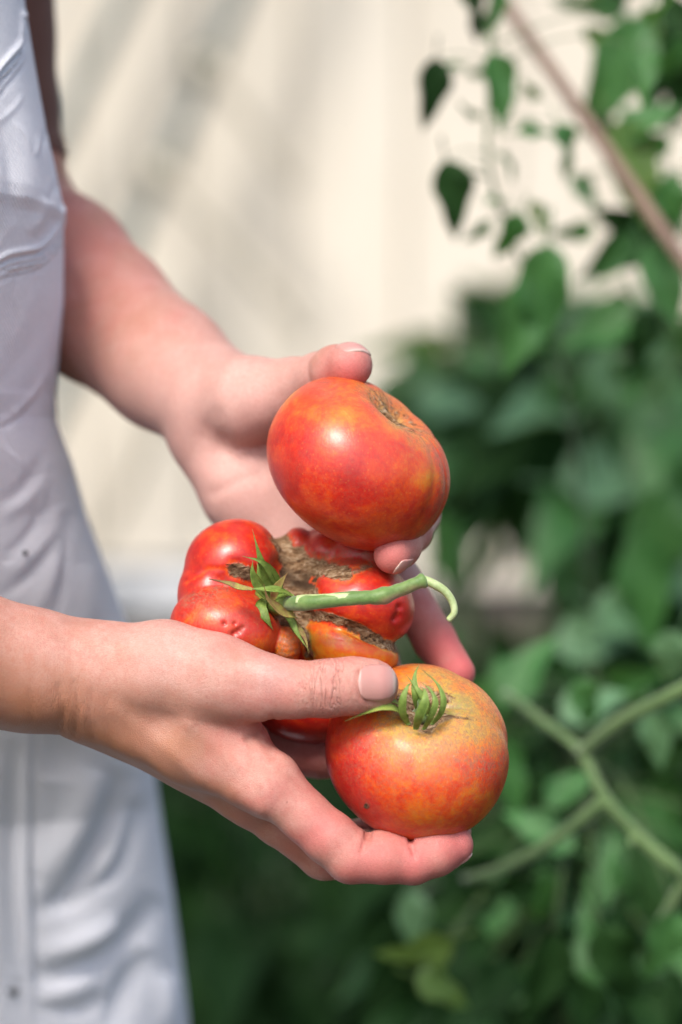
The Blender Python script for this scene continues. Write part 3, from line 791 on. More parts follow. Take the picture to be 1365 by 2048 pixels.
fold([(0, 1195), (60, 1150), (120, 1070)], 13, -0.78); fold([(60, 1240), (110, 1150), (140, 1060)], 19, 0.87)
fold([(110, 1240), (130, 1130), (140, 1020)], 11, -0.87); fold([(190, 1240), (170, 1130)], 21, 0.87)
fold([(245, 1540), (210, 1660), (150, 1770), (70, 1836)], 23, -6.00); fold([(190, 1540), (150, 1650), (90, 1760)], 36, 4.80)
fold([(282, 1600), (236, 1728), (170, 1788), (110, 1830)], 20, -4.80); fold([(260, 1620), (215, 1735), (150, 1800)], 19, 3.60)
fold([(318, 1790), (262, 1872), (185, 1922), (70, 1952)], 25, -7.20); fold([(250, 1850), (150, 1898), (75, 1925)], 31, 6.59)
fold([(300, 1900), (250, 1990), (230, 2060)], 25, -5.41); fold([(200, 1950), (120, 1990), (75, 2000)], 25, 4.19)
fold([(72, 2015), (160, 2020), (220, 1990)], 17, -3.60)
fold([(68, 1440), (66, 1700), (76, 1900), (80, 2060)], 12, -1.68); fold([(54, 1440), (52, 1700), (60, 1900), (64, 2060)], 11, 1.68)
fold([(30, 1480), (20, 1700), (25, 1950)], 23, -3.60); fold([(0, 1500), (5, 1800), (0, 2060)], 31, 3.01)
fold([(330, 1950), (335, 2060)], 19, 3.60); fold([(120, 1460), (110, 1560)], 42, -2.40)
cr_ = np.random.default_rng(5)
for _ in range(26):
    x0, y0 = cr_.uniform(-10, 115), cr_.uniform(20, 1200); a_ = cr_.normal(1.1, 0.4) * cr_.choice([1, 1, -1]); L_ = cr_.uniform(30, 90)
    fold([(x0, y0), (x0 + 0.5 * L_ * math.cos(a_) + cr_.normal() * 5, y0 - 0.5 * L_ * math.sin(a_)), (x0 + L_ * math.cos(a_), y0 - L_ * math.sin(a_))], cr_.uniform(3.5, 7), cr_.choice([-1, 1]) * cr_.uniform(0.2, 0.5))
od += 1.6 * (1 - vis) * sinnoise(flat * np.array([1, 1, .5]), 0.05, 23) + vis * (0.7 * sinnoise(flat, 0.035, 21))
flat2 = flat + np.stack([nx_, ny_, np.zeros_like(nx_)], 1) * od[:, None]
nr = len(rows)
i, j = np.meshgrid(np.arange(nr - 1), np.arange(NA), indexing='ij')
a = (i * NA + j).ravel(); b = (i * NA + (j + 1) % NA).ravel()
OF = np.stack([a, b, b + NA, a + NA], -1)
me = mesh_from("overalls", to_world(flat2), OF); attr3(me, "pmm", flat)
OVER = obj("overalls", me, DENIM, PERSON, label="white denim overalls, creased, with stitched pocket edges")
# stitches, seam, rivets sit on the cloth
def cloth_pt(qx, qy, off=0.3):
    m = (vis > 0.5)
    d2 = (opx[m] - qx) ** 2 + (opy[m] - qy) ** 2 + 0.02 * np.maximum(flat[m][:, 1], -50)
    k = np.argmin(d2); ii = np.where(m)[0][k]
    return flat2[ii] + np.array([nx_[ii], ny_[ii], 0]) * off
def stitch_row(poly, name="stitching", r=0.42, dash=True):
    L = spline(poly, 90); parts = []
    pts = [cloth_pt(q[0], q[1], 0.15) for q in L]
    for q in range(0, len(pts) - 2, 3):
        seg = np.array(pts[q:q + 3]); 
        if np.linalg.norm(seg[0] - seg[-1]) < 0.2: continue
        parts.append(tube(seg, r, 5))
    V, F = merge(parts); mm = mesh_from(name, to_world(V), F)
    return obj(name, mm, THREAD, OVER, kind="stuff")
stitch_row([(46, 100), (30, 128), (10, 148), (-10, 168)])
stitch_row([(122, 470), (108, 497), (82, 522), (50, 532), (10, 540)])
stitch_row([(120, 484), (108, 510), (82, 534), (50, 545), (10, 552)])
for (qx, qy) in ((25, 1984), (51, 1106)):
    c = cloth_pt(qx, qy, 0.4)
    u = np.linspace(0, 2 * np.pi, 16, endpoint=False)
    rs = 1.0 if qy > 1500 else 0.5
    prof = [(2.6 * rs, 0.0), (2.4 * rs, 0.9 * rs), (1.4 * rs, 1.2 * rs), (0.4 * rs, 0.8 * rs)]
    V = np.concatenate([[c + np.array([rr * math.cos(t), -hh, rr * math.sin(t)]) for t in u] for rr, hh in prof]); F = []
    for q in range(3):
        for t in range(16): F.append((q * 16 + t, q * 16 + (t + 1) % 16, q * 16 + 16 + (t + 1) % 16, q * 16 + 16 + t))
    F.append(tuple(48 + t for t in range(16)))
    obj("rivet", mesh_from("rivet", to_world(V), F), METAL, OVER)

# ================================================================== TOMATOES
def ribbon(path, width, nrm, thick=0.35, cup=0.25, twist=0.0):
    path = np.asarray(path, float); n = len(path); T = np.gradient(path, axis=0); T /= np.linalg.norm(T, axis=1)[:, None]
    V = []; tips = []; K = 7
    for i in range(n):
        nn = np.asarray(nrm, float); nn = nn - T[i] * (nn @ T[i]); nn /= np.linalg.norm(nn)
        b = np.cross(T[i], nn); a = twist * i / n
        b, nn = b * math.cos(a) + nn * math.sin(a), nn * math.cos(a) - b * math.sin(a)
        wd = width[i]
        for j in range(K):
            s = -1 + 2 * j / (K - 1)
            V.append(path[i] + b * wd * s + nn * (cup * wd * s * s)); tips.append(i / (n - 1))
    V = np.array(V)
    Nv = np.tile(np.asarray(nrm, float) / np.linalg.norm(nrm), (len(V), 1))
    V = np.concatenate([V, V - Nv * thick]); F = []; M = n * K
    for i in range(n - 1):
        for j in range(K - 1):
            a = i * K + j; F.append((a, a + 1, a + K + 1, a + K)); F.append((a + M, a + K + M, a + K + 1 + M, a + 1 + M))
        for j in (0, K - 1):
            a = i * K + j; F.append((a, a + K, a + K + M, a + M))
    for i in (0, n - 1):
        for j in range(K - 1): a = i * K + j; F.append((a, a + 1, a + 1 + M, a + M))
    return V, F, np.array(tips + tips)
def sepal(root, pts, wmax, nrm, mat=SEPAL, name="sepal", cup=0.3, n=22, twist=0.0, tipstart=0.8):
    path = spline([pt(*p) for p in pts], n); t = np.linspace(0, 1, n)
    wd = wmax * (0.45 + 0.6 * np.sin(np.pi * np.clip(t * 1.05 + 0.08, 0, 1))) * np.clip((1 - t) * 1.9, 0.04, 1) ** 0.9
    V, F, tp = ribbon(path, wd, nrm, 0.4, cup, twist)
    mm = mesh_from(name, to_world(V), F); attr(mm, "tip", np.clip((tp - tipstart) / (1 - tipstart), 0, 1))
    return put(obj(name, mm, mat), root)
def tomato_param(R, h, axis_dir, c, ribs, dimple, dwid, seed, nt_=150, np_=240, squash=1.0):
    A = np.asarray(axis_dir, float); A /= np.linalg.norm(A)
    ref = np.array([0, -1.0, 0]); E1 = ref - A * (ref @ A); E1 /= np.linalg.norm(E1); E2 = np.cross(A, E1)
    t = np.linspace(0, 1, nt_) ** 0.9 * math.pi; ph = np.linspace(0, 2 * math.pi, np_, endpoint=False)
    T, Ph = np.meshgrid(t, ph, indexing='ij'); T, Ph = T.ravel(), Ph.ravel()
    rb = np.zeros_like(T)
    for (p0, wd, am) in ribs:
        dp = (Ph - p0 + math.pi) % (2 * math.pi) - math.pi
        rb += am * np.exp(-(dp / wd) ** 2)
    env = np.sin(np.clip(T * 1.1, 0, math.pi)) ** 0.6 * np.exp(-((T - 0.75) / 1.0) ** 2)
    low = 0.02 * np.sin(2 * Ph + seed) + 0.012 * np.sin(3 * Ph + 2 * seed)
    st_, ct_ = np.sin(T), np.cos(T)
    rho = R * np.abs(st_) ** 0.88 * (1 + rb * env + low)
    z = h * np.sign(ct_) * np.abs(ct_) ** 0.92
    rdim = rho / R
    z = z - np.where(ct_ > 0, dimple * R * np.exp(-(rdim / dwid) ** 2) * (1 + 0.35 * np.sin(2 * Ph + seed * 1.7)), 0) + np.where(ct_ < 0, 0.05 * R * np.exp(-(rdim / .2) ** 2), 0)
    z = z + np.where(ct_ > 0, rb * R * 0.5 * np.exp(-((rdim - 0.45) / 0.3) ** 2), 0)
    V = c + rho[:, None] * (np.cos(Ph)[:, None] * E1 + np.sin(Ph)[:, None] * E2) + z[:, None] * A
    i, j = np.meshgrid(np.arange(nt_ - 1), np.arange(np_), indexing='ij')
    a = (i * np_ + j).ravel(); b = (i * np_ + (j + 1) % np_).ravel()
    F = np.stack([a, a + np_, b + np_, b], -1)
    return V, F, T, Ph, rdim, rb, A
def fruit(root, V, F, ripe, cork, pink, scar, dark):
    mm = mesh_from("fruit", to_world(V), F)
    for nm, v in (("ripe", ripe), ("cork", cork), ("pink", pink), ("scar", scar), ("dark", dark)): attr(mm, nm, v)
    attr3(mm, "pmm", V)
    return put(obj("fruit", mm, TOM), root)
def b2(V, x, y, r):
    qx, qy = proj(V); return np.exp(-((qx - x) ** 2 + (qy - y) ** 2) / r ** 2)

# ---- top tomato
c1 = pt(716, 927, 12)
t1 = empty("tomato", to_world(c1), label="topmost tomato, ribbed and stalkless, held between the far thumb and fingertip", category="tomato", group="ripe tomatoes in the hands")
A1 = np.array([math.cos(math.radians(16)) * 0.62, -math.sin(math.radians(16)), math.cos(math.radians(16)) * 0.785])
V, F, T, Ph, rd, rb, _ = tomato_param(40.0, 30.2, A1, c1, [(0.1, 0.25, -0.008), (0.62, 0.14, -0.012), (1.05, 0.09, -0.02), (1.42, 0.06, -0.035), (1.62, 0.05, -0.025), (2.2, 0.15, -0.025), (2.9, 0.15, -0.02), (3.6, 0.2, -0.02), (4.3, 0.14, -0.02), (5.2, 0.2, -0.01)], 0.24, 0.30, 1.3)
ripe = 0.66 + 0.10 * np.clip(T - 1.0, 0, 1) - 0.42 * np.exp(-(rd / 0.40) ** 2) * (T < 1.6)
ripe += 0.20 * b2(V, 700, 960, 70) + 0.12 * b2(V, 620, 880, 50) - 0.24 * b2(V, 575, 800, 30) - 0.20 * b2(V, 690, 820, 28) - 0.22 * b2(V, 790, 850, 22) - 0.22 * b2(V, 850, 960, 30) - 0.12 * b2(V, 640, 850, 40) + 0.1 * b2(V, 560, 960, 30)
qx, qy = proj(V)
cork = 0.85 * np.exp(-(rd / 0.24) ** 2) * (T < 1.6) + 0.33 * np.exp(-((rd - 0.35) / 0.12) ** 2) * (T < 1.5)
pink = np.clip(0.7 * b2(V, 770, 880, 70) + 0.4 * b2(V, 640, 820, 60) + 0.5 * b2(V, 540, 940, 40), 0, 1)
scar = np.clip(1.0 * np.exp(-((rd - 0.36) / 0.24) ** 2) * (T < 1.6) + 0.25 + 0.8 * b2(V, 655, 775, 25) + 0.9 * np.exp(-((Ph - 1.35) / 0.22) ** 2) * (T < 2), 0, 1) * 0.8
dark = 0.8 * np.exp(-((Ph - 1.55) / 0.05) ** 2) * (T < 1.9)
cork = cork + 0.42 * np.exp(-((Ph - 1.55) / 0.035) ** 2) * (T < 1.7) * (T > 0.4)
ripe1 = ripe
fruit(t1, V, F, ripe, cork, pink, scar, dark)

# ---- bottom tomato
c3 = pt(836, 1503, 0)
t3 = empty("tomato", to_world(c3), label="lowest tomato, orange with russet shoulders and an upright green calyx, under the near thumb", category="tomato", group="ripe tomatoes in the hands")
A3 = np.array([0.03, -0.70, 0.71])
V, F, T, Ph, rd, rb, A3 = tomato_param(37.4, 29.5, A3, c3, [(0.2, 0.3, -0.012), (1.6, 0.12, -0.035), (2.6, 0.2, -0.03), (3.6, 0.2, -0.03), (4.6, 0.2, -0.02), (5.4, 0.2, -0.02)], 0.20, 0.25, 0.4)
ripe = 0.50 + 0.12 * np.clip(T - .8, 0, 1.2)
ripe += 0.50 * b2(V, 700, 1600, 75) + 0.32 * b2(V, 690, 1480, 55) + 0.15 * b2(V, 900, 1560, 70) - 0.30 * b2(V, 850, 1420, 80) - 0.20 * b2(V, 930, 1440, 70) - 0.10 * b2(V, 860, 1620, 60) - 0.15 * b2(V, 830, 1480, 40) + 0.12 * b2(V, 980, 1540, 40)
cork = 1.0 * np.exp(-((rd) / (0.31 + 0.05 * np.sin(3 * Ph + 1) + 0.04 * np.sin(7 * Ph))) ** 4) * (T < 1.2) + 0.5 * np.exp(-(polydist(*proj(V), [(870, 1440), (905, 1432), (950, 1440)]) / 7) ** 2) * (T < 1.6)
pink = np.clip(0.45 * b2(V, 890, 1500, 70), 0, 1)
scar = np.clip(1.0 * b2(V, 910, 1410, 110) + 0.9 * b2(V, 800, 1480, 70) + 0.9 * b2(V, 985, 1480, 70) + 0.3, 0, 1)
dark = 0.3 * np.exp(-(rd / 0.14) ** 2) * (T < 1)
spot = b2(V, 733, 1612, 9)
cork = cork + 0.75 * spot; dark = np.maximum(dark, spot)
fruit(t3, V, F, ripe, cork, pink, scar, dark)
# calyx: upright sepals round the stalk scar
pole3 = c3 + A3 * (29.5 - 0.17 * 37.4 * 0.9)
def sep3(pts, wm, nrm, **kw): return sepal(t3, pts, wm, nrm, **kw)
sep3([(818, 1450, -26), (806, 1428, -31), (806, 1398, -34), (816, 1372, -33), (826, 1364, -30)], 1.5, (-0.2, -1, 0.1), cup=-0.22)
sep3([(832, 1460, -30), (838, 1436, -37), (850, 1405, -40), (850, 1382, -38), (838, 1372, -35)], 1.75, (0.05, -1, 0.1), cup=-0.22)
sep3([(848, 1460, -29), (862, 1436, -35), (872, 1405, -37), (862, 1380, -35), (840, 1362, -31)], 1.3, (0.3, -1, 0.1), cup=-0.22)
sep3([(864, 1450, -26), (884, 1425, -30), (888, 1395, -31), (874, 1365, -29), (846, 1340, -25)], 1.25, (0.5, -1, 0.2), cup=-0.22)
sep3([(812, 1444, -22), (795, 1420, -29), (768, 1414, -33), (735, 1424, -33), (690, 1442, -30)], 1.8, (0, -0.7, 0.7), mat=DRYG, cup=0.2)
sep3([(816, 1432, -20), (800, 1410, -26), (785, 1402, -29), (770, 1409, -29)], 1.6, (0, -0.6, 0.8), cup=0.2)
sep3([(858, 1432, -19), (852, 1402, -24), (832, 1374, -24), (812, 1348, -20)], 1.4, (0, -1, 0.3), cup=-0.3)
sep3([(838, 1425, -18), (832, 1392, -23), (830, 1352, -21), (840, 1326, -17)], 1.4, (0, -1, 0.3), cup=-0.3)
path = spline([pole3 - A3 * 2, pole3 + A3 * 4, pole3 + A3 * 8], 8)
V, F = tube(path, [4.0, 3.4, 2.6, 2.1, 1.8, 1.8, 1.9, 1.5], 12); put(obj("stalk_stub", mesh_from("stalk_stub", to_world(V), F), STALK), t3)

# ---- big catfaced tomato in the middle
c2 = pt(590, 1250, 22)
t2 = empty("tomato", to_world(c2), label="largest tomato, red and deeply lobed with brown corky scars and a long green stalk", category="tomato", group="ripe tomatoes in the hands")
def E(px_, py_, w_, rx, ry, rz, ang=0.0):
    s = (D + w_) / FPX; R = None
    if ang:
        a = math.radians(ang); R = np.array([[math.cos(a), 0, math.sin(a)], [0, 1, 0], [-math.sin(a), 0, math.cos(a)]])
    return Ell(pt(px_, py_, w_), (rx * s, rz, ry * s), R)
LOBES = [E(640, 1080, 40, 26, 26, 10), E(468, 1130, 24, 100, 92, 22, 15), E(425, 1190, 22, 70, 85, 20), E(452, 1256, 8, 112, 84, 20, -12), E(597, 1088, 36, 30, 34, 11), E(655, 1105, 32, 50, 44, 15),
         E(728, 1112, 29, 76, 54, 19), E(720, 1205, 20, 112, 92, 27, -20), E(703, 1296, 14, 98, 62, 19, -16), E(574, 1292, 9, 30, 40, 9), E(630, 1395, 34, 130, 92, 20), E(520, 1340, 30, 110, 100, 22)]
CORE = E(590, 1200, 36, 130, 130, 20)
class TomF:
    def d(s, X, Y, Z):
        d = None
        for l in LOBES:
            q = l.d(X, Y, Z); d = q if d is None else smin(d, q, 1.6)
        return smin(d, CORE.d(X, Y, Z), 4.0)
tf = TomF()
lo, hi = pt(325, 1500, -24), pt(850, 1020, 70)
lo[1], hi[1] = -26, 76; lo[0] -= 2; hi[0] += 6; hi[2] += 6; lo[2] -= 4
hh = 0.65
g2 = Grid([np.arange(lo[i], hi[i], hh) for i in range(3)])
X, Y, Z = g2.ax[0][:, None, None], g2.ax[1][None, :, None], g2.ax[2][None, None, :]
TV, TF = surface_nets(g2.ax, tf.d(X, Y, Z).astype(np.float32))
tn = grad(tf.d, TV)
lobe_d = np.stack([l.d(TV[:, 0], TV[:, 1], TV[:, 2]) for l in LOBES], 1)
core_d = CORE.d(TV[:, 0], TV[:, 1], TV[:, 2])
which = lobe_d.argmin(1); ld = lobe_d.min(1)
qx, qy = proj(TV)
tfront = (tn[:, 1] < 0.3)
ck = np.clip((ld - core_d) / 3.0 + 0.45, 0, 1) * 0.9
ck = np.maximum(ck, 0)
def ckline(poly, wd, am):
    return am * np.exp(-(polydist(qx, qy, poly) / wd) ** 2) * tfront
for poly, wd, am in [([(600, 1228), (660, 1236), (720, 1260), (770, 1288), (800, 1296)], 12, 0.95), ([(560, 1075), (585, 1120), (620, 1130), (690, 1145)], 21, 0.85), ([(500, 1150), (470, 1140)], 20, 0.9), ([(560, 1180), (600, 1170), (615, 1185)], 22, 0.95),
                     ([(575, 1230), (610, 1270), (620, 1310)], 12, 0.9), ([(690, 1145), (740, 1130)], 12, 0.55), ([(620, 1155), (660, 1130), (700, 1135)], 5, 0.8), ([(540, 1190), (560, 1230)], 14, 0.8)]:
    ck = np.maximum(ck, ckline(poly, wd, am))
ck = ck * (1 - 0.95 * np.exp(-(polydist(qx, qy, [(640, 1290), (720, 1310)]) / 26) ** 2))
dk = np.clip(np.maximum(ckline([(475, 1148), (505, 1165), (520, 1150)], 18, 0.7), np.maximum(ckline([(560, 1130), (580, 1155), (605, 1168), (615, 1155)], 16, 0.95), ckline([(690, 1258), (745, 1282)], 4, 0.6))), 0, 1)
ripe = np.full(len(TV), 0.86)
ripe += np.where(which == 8, -0.36, 0) + np.where(which == 9, -0.30, 0) - 0.22 * np.exp(-(polydist(qx, qy, [(620, 1275), (625, 1310)]) / 14) ** 2) + np.where(which == 10, 0.05, 0)
ripe -= 0.20 * np.exp(-(polydist(qx, qy, [(372, 1165), (420, 1137), (470, 1140)]) / 4) ** 2) * ((which == 1) | (which == 2))
ripe -= 0.22 * np.exp(-(polydist(qx, qy, [(400, 1240), (470, 1210)]) / 30) ** 2) * (which == 3)
ripe -= 0.25 * np.exp(-((qx - 520) ** 2 + (qy - 1290) ** 2) / 22 ** 2) * (which == 3)
ripe -= 0.12 * np.exp(-(polydist(qx, qy, [(430, 1070), (500, 1060)]) / 20) ** 2)
ripe -= 0.25 * np.clip(1 - ck * 0 - np.abs(ck - 0.4) / 0.2, 0, 1)
rb2 = 0.8 * np.exp(-(polydist(qx, qy, [(560, 1090), (640, 1120), (760, 1115)]) / 30) ** 2)
scar = np.clip(0.10 + rb2 + np.where(which == 3, 0.25, 0) + 0.7 * np.exp(-(polydist(qx, qy, [(380, 1200), (450, 1178)]) / 16) ** 2) + np.where(which == 9, 0.9, 0) + 0.5 * np.exp(-(polydist(qx, qy, [(640, 1265), (700, 1275)]) / 12) ** 2), 0, 1)
pk = np.clip(0.5 * np.exp(-((qx - 480) ** 2 + (qy - 1250) ** 2) / 40 ** 2) + 0.55 * np.exp(-((qx - 680) ** 2 + (qy - 1165) ** 2) / 30 ** 2), 0, 1)
# pecked holes and cork roughness
dsp = -0.35 * np.exp(-(polydist(qx, qy, [(372, 1165), (420, 1137), (470, 1140)]) / 6) ** 2) * ((which == 1) | (which == 2))
for hx, hy, hr, ha in [(449, 1247, 4, -1.2), (470, 1247, 3.5, -1.2), (478, 1262, 7, -1.6), (468, 1268, 6, -1.3), (487, 1255, 4, -0.9), (800, 1215, 7, -0.9), (797, 1232, 9, -1.0), (790, 1240, 6, -0.8)]:
    g_ = np.exp(-((qx - hx) ** 2 + (qy - hy) ** 2) / hr ** 2) * tfront; dsp += ha * g_; ripe += 0.3 * g_
dsp += ck * (0.6 * sinnoise(TV * np.array([0.45, 1, 1.5]), 0.9, 31) + 0.2 * sinnoise(TV * np.array([0.5, 1, 1.4]), 1.9, 32) - 1.3) - 2.6 * dk + (which == 9) * 0.10 * np.sin(TV[:, 2] * 2.6 + np.sin(TV[:, 0] * .8) * 1.3)
dsp += 0.15 * sinnoise(TV, 0.25, 33)
TV2 = TV + tn * dsp[:, None]
fruit(t2, TV2, TF, np.clip(ripe, 0, 1), ck, pk, scar, dk)
# stalk with knuckle and curling tip
sp_ = spline([pt(545, 1206, 6), pt(575, 1207, -8), pt(620, 1205, -19), pt(700, 1197, -22), pt(760, 1193, -21), pt(800, 1180, -19), pt(850, 1160, -17)], 60)
t_ = np.linspace(0, 1, 60)
rr_ = 2.85 + 0.35 * np.exp(-((t_ - 0.30) / .05) ** 2) + 0.75 * np.exp(-((t_ - 0.70) / .05) ** 2) - 0.5 * np.clip((t_ - .75) * 4, 0, 1) + 0.8 * np.exp(-((t_ - 0.985) / .02) ** 2)
V, F = tube(sp_, rr_, 20)
V = V + 0.10 * np.stack([sinnoise(V, 1.6, 41), sinnoise(V, 1.6, 42), sinnoise(V, 1.6, 43)], 1)
sm_ = mesh_from("stalk", to_world(V), F)
qx, qy = proj(V); tb = np.exp(-((qx - 785) / 30) ** 2 - ((qy - (1208 - 0.35 * (qx - 770))) / 11) ** 2) + 0.5 * np.exp(-((qx - 840) / 25) ** 2 - ((qy - 1178) / 8) ** 2)
attr(sm_, "tip", np.clip(tb * 1.4 + 0.3 * tb * sinnoise(V, 1.2, 44), 0, 1))
stalk = put(obj("stalk", sm_, STALK), t2)
sc_ = spline([pt(592, 1197, -18.5), pt(640, 1194, -22.5), pt(690, 1190, -24.3), pt(735, 1188, -24)], 20)
V, F, tp = ribbon(sc_, np.interp(np.linspace(0, 1, 20), [0, .1, .6, 1], [1.7, 1.9, 1.2, 0.2]), (0, -0.85, 0.5), 1.0, -0.25)
put(obj("peeled_strip", mesh_from("peeled_strip", to_world(V), F), STALKCUT), t2)
cu = spline([pt(848, 1160, -17), pt(868, 1168, -17), pt(890, 1182, -16), pt(905, 1203, -15), pt(909, 1225, -15), pt(898, 1240, -14)], 30)
V, F = tube(cu, np.linspace(1.9, 1.3, 30), 12); put(obj("stalk_tendril", mesh_from("stalk_tendril", to_world(V), F), STALKCUT), t2)
V, F = tube(spline([pt(538, 1195, 12), pt(556, 1206, 2), pt(578, 1208, -9)], 12), np.linspace(6.5, 3.6, 12), 16); put(obj("calyx_base", mesh_from("calyx_base", to_world(V), F), SEPAL), t2)
def sep2(pts, wm, nrm=(0, -1, 0.2), **kw): return sepal(t2, pts, wm, nrm, **kw)
sep2([(560, 1195, -4), (540, 1165, -8), (522, 1120, -14), (505, 1058, -17)], 2.4, cup=0.3)
sep2([(562, 1195, -2), (552, 1160, -8), (525, 1125, -15), (485, 1112, -17)], 1.9, cup=0.3)
sep2([(545, 1200, -2), (520, 1175, -6), (506, 1145, -9), (506, 1120, -10)], 2.0, cup=0.3)
sep2([(550, 1200, -2), (530, 1170, -6), (520, 1140, -7), (514, 1125, -7)], 2.2, cup=0.3)
sep2([(590, 1194, -10), (560, 1180, -15), (525, 1178, -17), (495, 1177, -17)], 1.9, (0, -0.6, 0.8), cup=0.2)
sep2([(505, 1178, -17.5), (480, 1174, -18), (455, 1165, -18), (418, 1157, -17)], 1.2, (0, -0.6, 0.8), mat=DRY, name="dry_sepal", cup=0.2, twist=0.8, tipstart=0.4)
sep2([(545, 1200, -6), (552, 1180, -11), (565, 1160, -15), (578, 1142, -17)], 1.6, mat=DRY, name="dry_sepal", cup=0.2)
sep2([(592, 1232, -9), (570, 1228, -13), (550, 1212, -16), (535, 1195, -18), (528, 1168, -19)], 1.9, (0, -0.8, 0.6), mat=DRY, name="dry_sepal", cup=0.4, tipstart=0.3)
sep2([(566, 1222, -2), (582, 1240, -7), (596, 1268, -9), (622, 1306, -8)], 1.3, mat=SEPAL, cup=0.3)
sep2([(580, 1230, -3), (598, 1256, -7), (612, 1280, -8), (618, 1312, -8)], 1.0, mat=DRY, name="dry_sepal", cup=0.3)
sep2([(530, 1200, 0), (522, 1215, -3), (535, 1240, -5), (548, 1262, -3)], 2.2, mat=SEPAL, cup=0.3)

# ================================================================== PLANTS
def leaf_mesh(name, curl, fold_, wav, seed, asym=0.0):
    r = np.random.default_rng(seed); n, m = 15, 7
    V = []; lc = []
    for i in range(n):
        t = i / (n - 1)
        wdt = 0.285 * (math.sin(math.pi * t ** 0.68) ** 0.95) * (1 - 0.3 * t) + 0.003
        wdt *= 1 + 0.03 * math.sin(t * 19 + seed)
        for j in range(m):
            s = -1 + 2 * j / (m - 1)
            z = -curl * t * t + fold_ * abs(s) * wdt + wav * math.sin(t * 11 + s * 2 + seed) * abs(s) * wdt
            V.append((s * wdt + asym * t * t, t - 0.12 * curl * t * t, z)); lc.append((s * wdt, t, 0))
    F = [(i * m + j, i * m + j + 1, (i + 1) * m + j + 1, (i + 1) * m + j) for i in range(n - 1) for j in range(m - 1)]
    # petiole
    v2, f2 = tube([(0, -0.28, 0.05), (0, -0.1, 0.02), (0, 0.1, 0.0)], [0.018, 0.014, 0.008], 5)
    o = len(V); V = V + [tuple(v) for v in v2]; lc += [(0.5, 0, 0)] * len(v2); F += [tuple(i + o for i in f) for f in f2]
    mm = mesh_from(name, V, F); attr3(mm, "lc", lc); return mm
LM = {}
def leafs(mat, tag):
    out = [leaf_mesh("leaf", cu, fo, wa, s, asy) for s, (cu, fo, wa, asy) in enumerate([(0.25, 0.35, 0.25, 0.05), (0.55, 0.2, 0.35, -0.08), (0.1, 0.5, 0.2, 0.1), (0.8, 0.3, 0.3, 0.0)])]
    for mm in out: mm.materials.append(mat)
    return out
LG, LD, LY, LB = leafs(LEAFM, 'g'), leafs(LEAFD, 'd'), leafs(LEAFY, 'y'), leafs(LEAFB, 'b')
def place_leaf(root, pos, along, normal, size, meshes, k=None):
    mm = meshes[rng.integers(4) if k is None else k]
    y = Vector(along).normalized(); z = Vector(normal); z = (z - y * z.dot(y)).normalized(); x = y.cross(z)
    o = bpy.data.objects.new("leaf", mm); COL.objects.link(o)
    M = Matrix((x, y, z)).transposed().to_4x4()
    for q in range(3): M[q][3] = 0
    M = Matrix.Translation(Vector(pos)) @ M @ Matrix.Diagonal((size * random.uniform(.85, 1.1), size, size, 1))
    o.parent = root; o.matrix_basis = Matrix.Translation(-Vector(root.location)) @ M
    return o
def ang_leaf(root, px_, py_, w_, length_px, ang, meshes, tilt=0.0, roll=0.0, k=None):
    """leaf whose middle sits at a seen point; ang: direction of the tip in the picture (deg, 0 right, 90 up)"""
    a = math.radians(ang); s = (D + w_) / FPX * 0.001; L = length_px * s
    al = dirw((math.cos(a) * math.cos(tilt), math.sin(tilt), math.sin(a) * math.cos(tilt)))
    no = dirw((math.sin(roll) * -math.sin(a), -math.cos(roll), math.sin(roll) * math.cos(a)))
    base = wpt(px_, py_, w_) - al * L * 0.5
    place_leaf(root, base, al, no, L, meshes, k); return base
def stem_obj(root, paths, mat=VINE, name="stem"):
    parts = [tube(spline(p, max(6, 4 * len(p))), np.linspace(r0, r1, max(6, 4 * len(p))), 8) for p, r0, r1 in paths]
    V, F = merge(parts); return put(obj(name, mesh_from(name, V, F), mat), root)
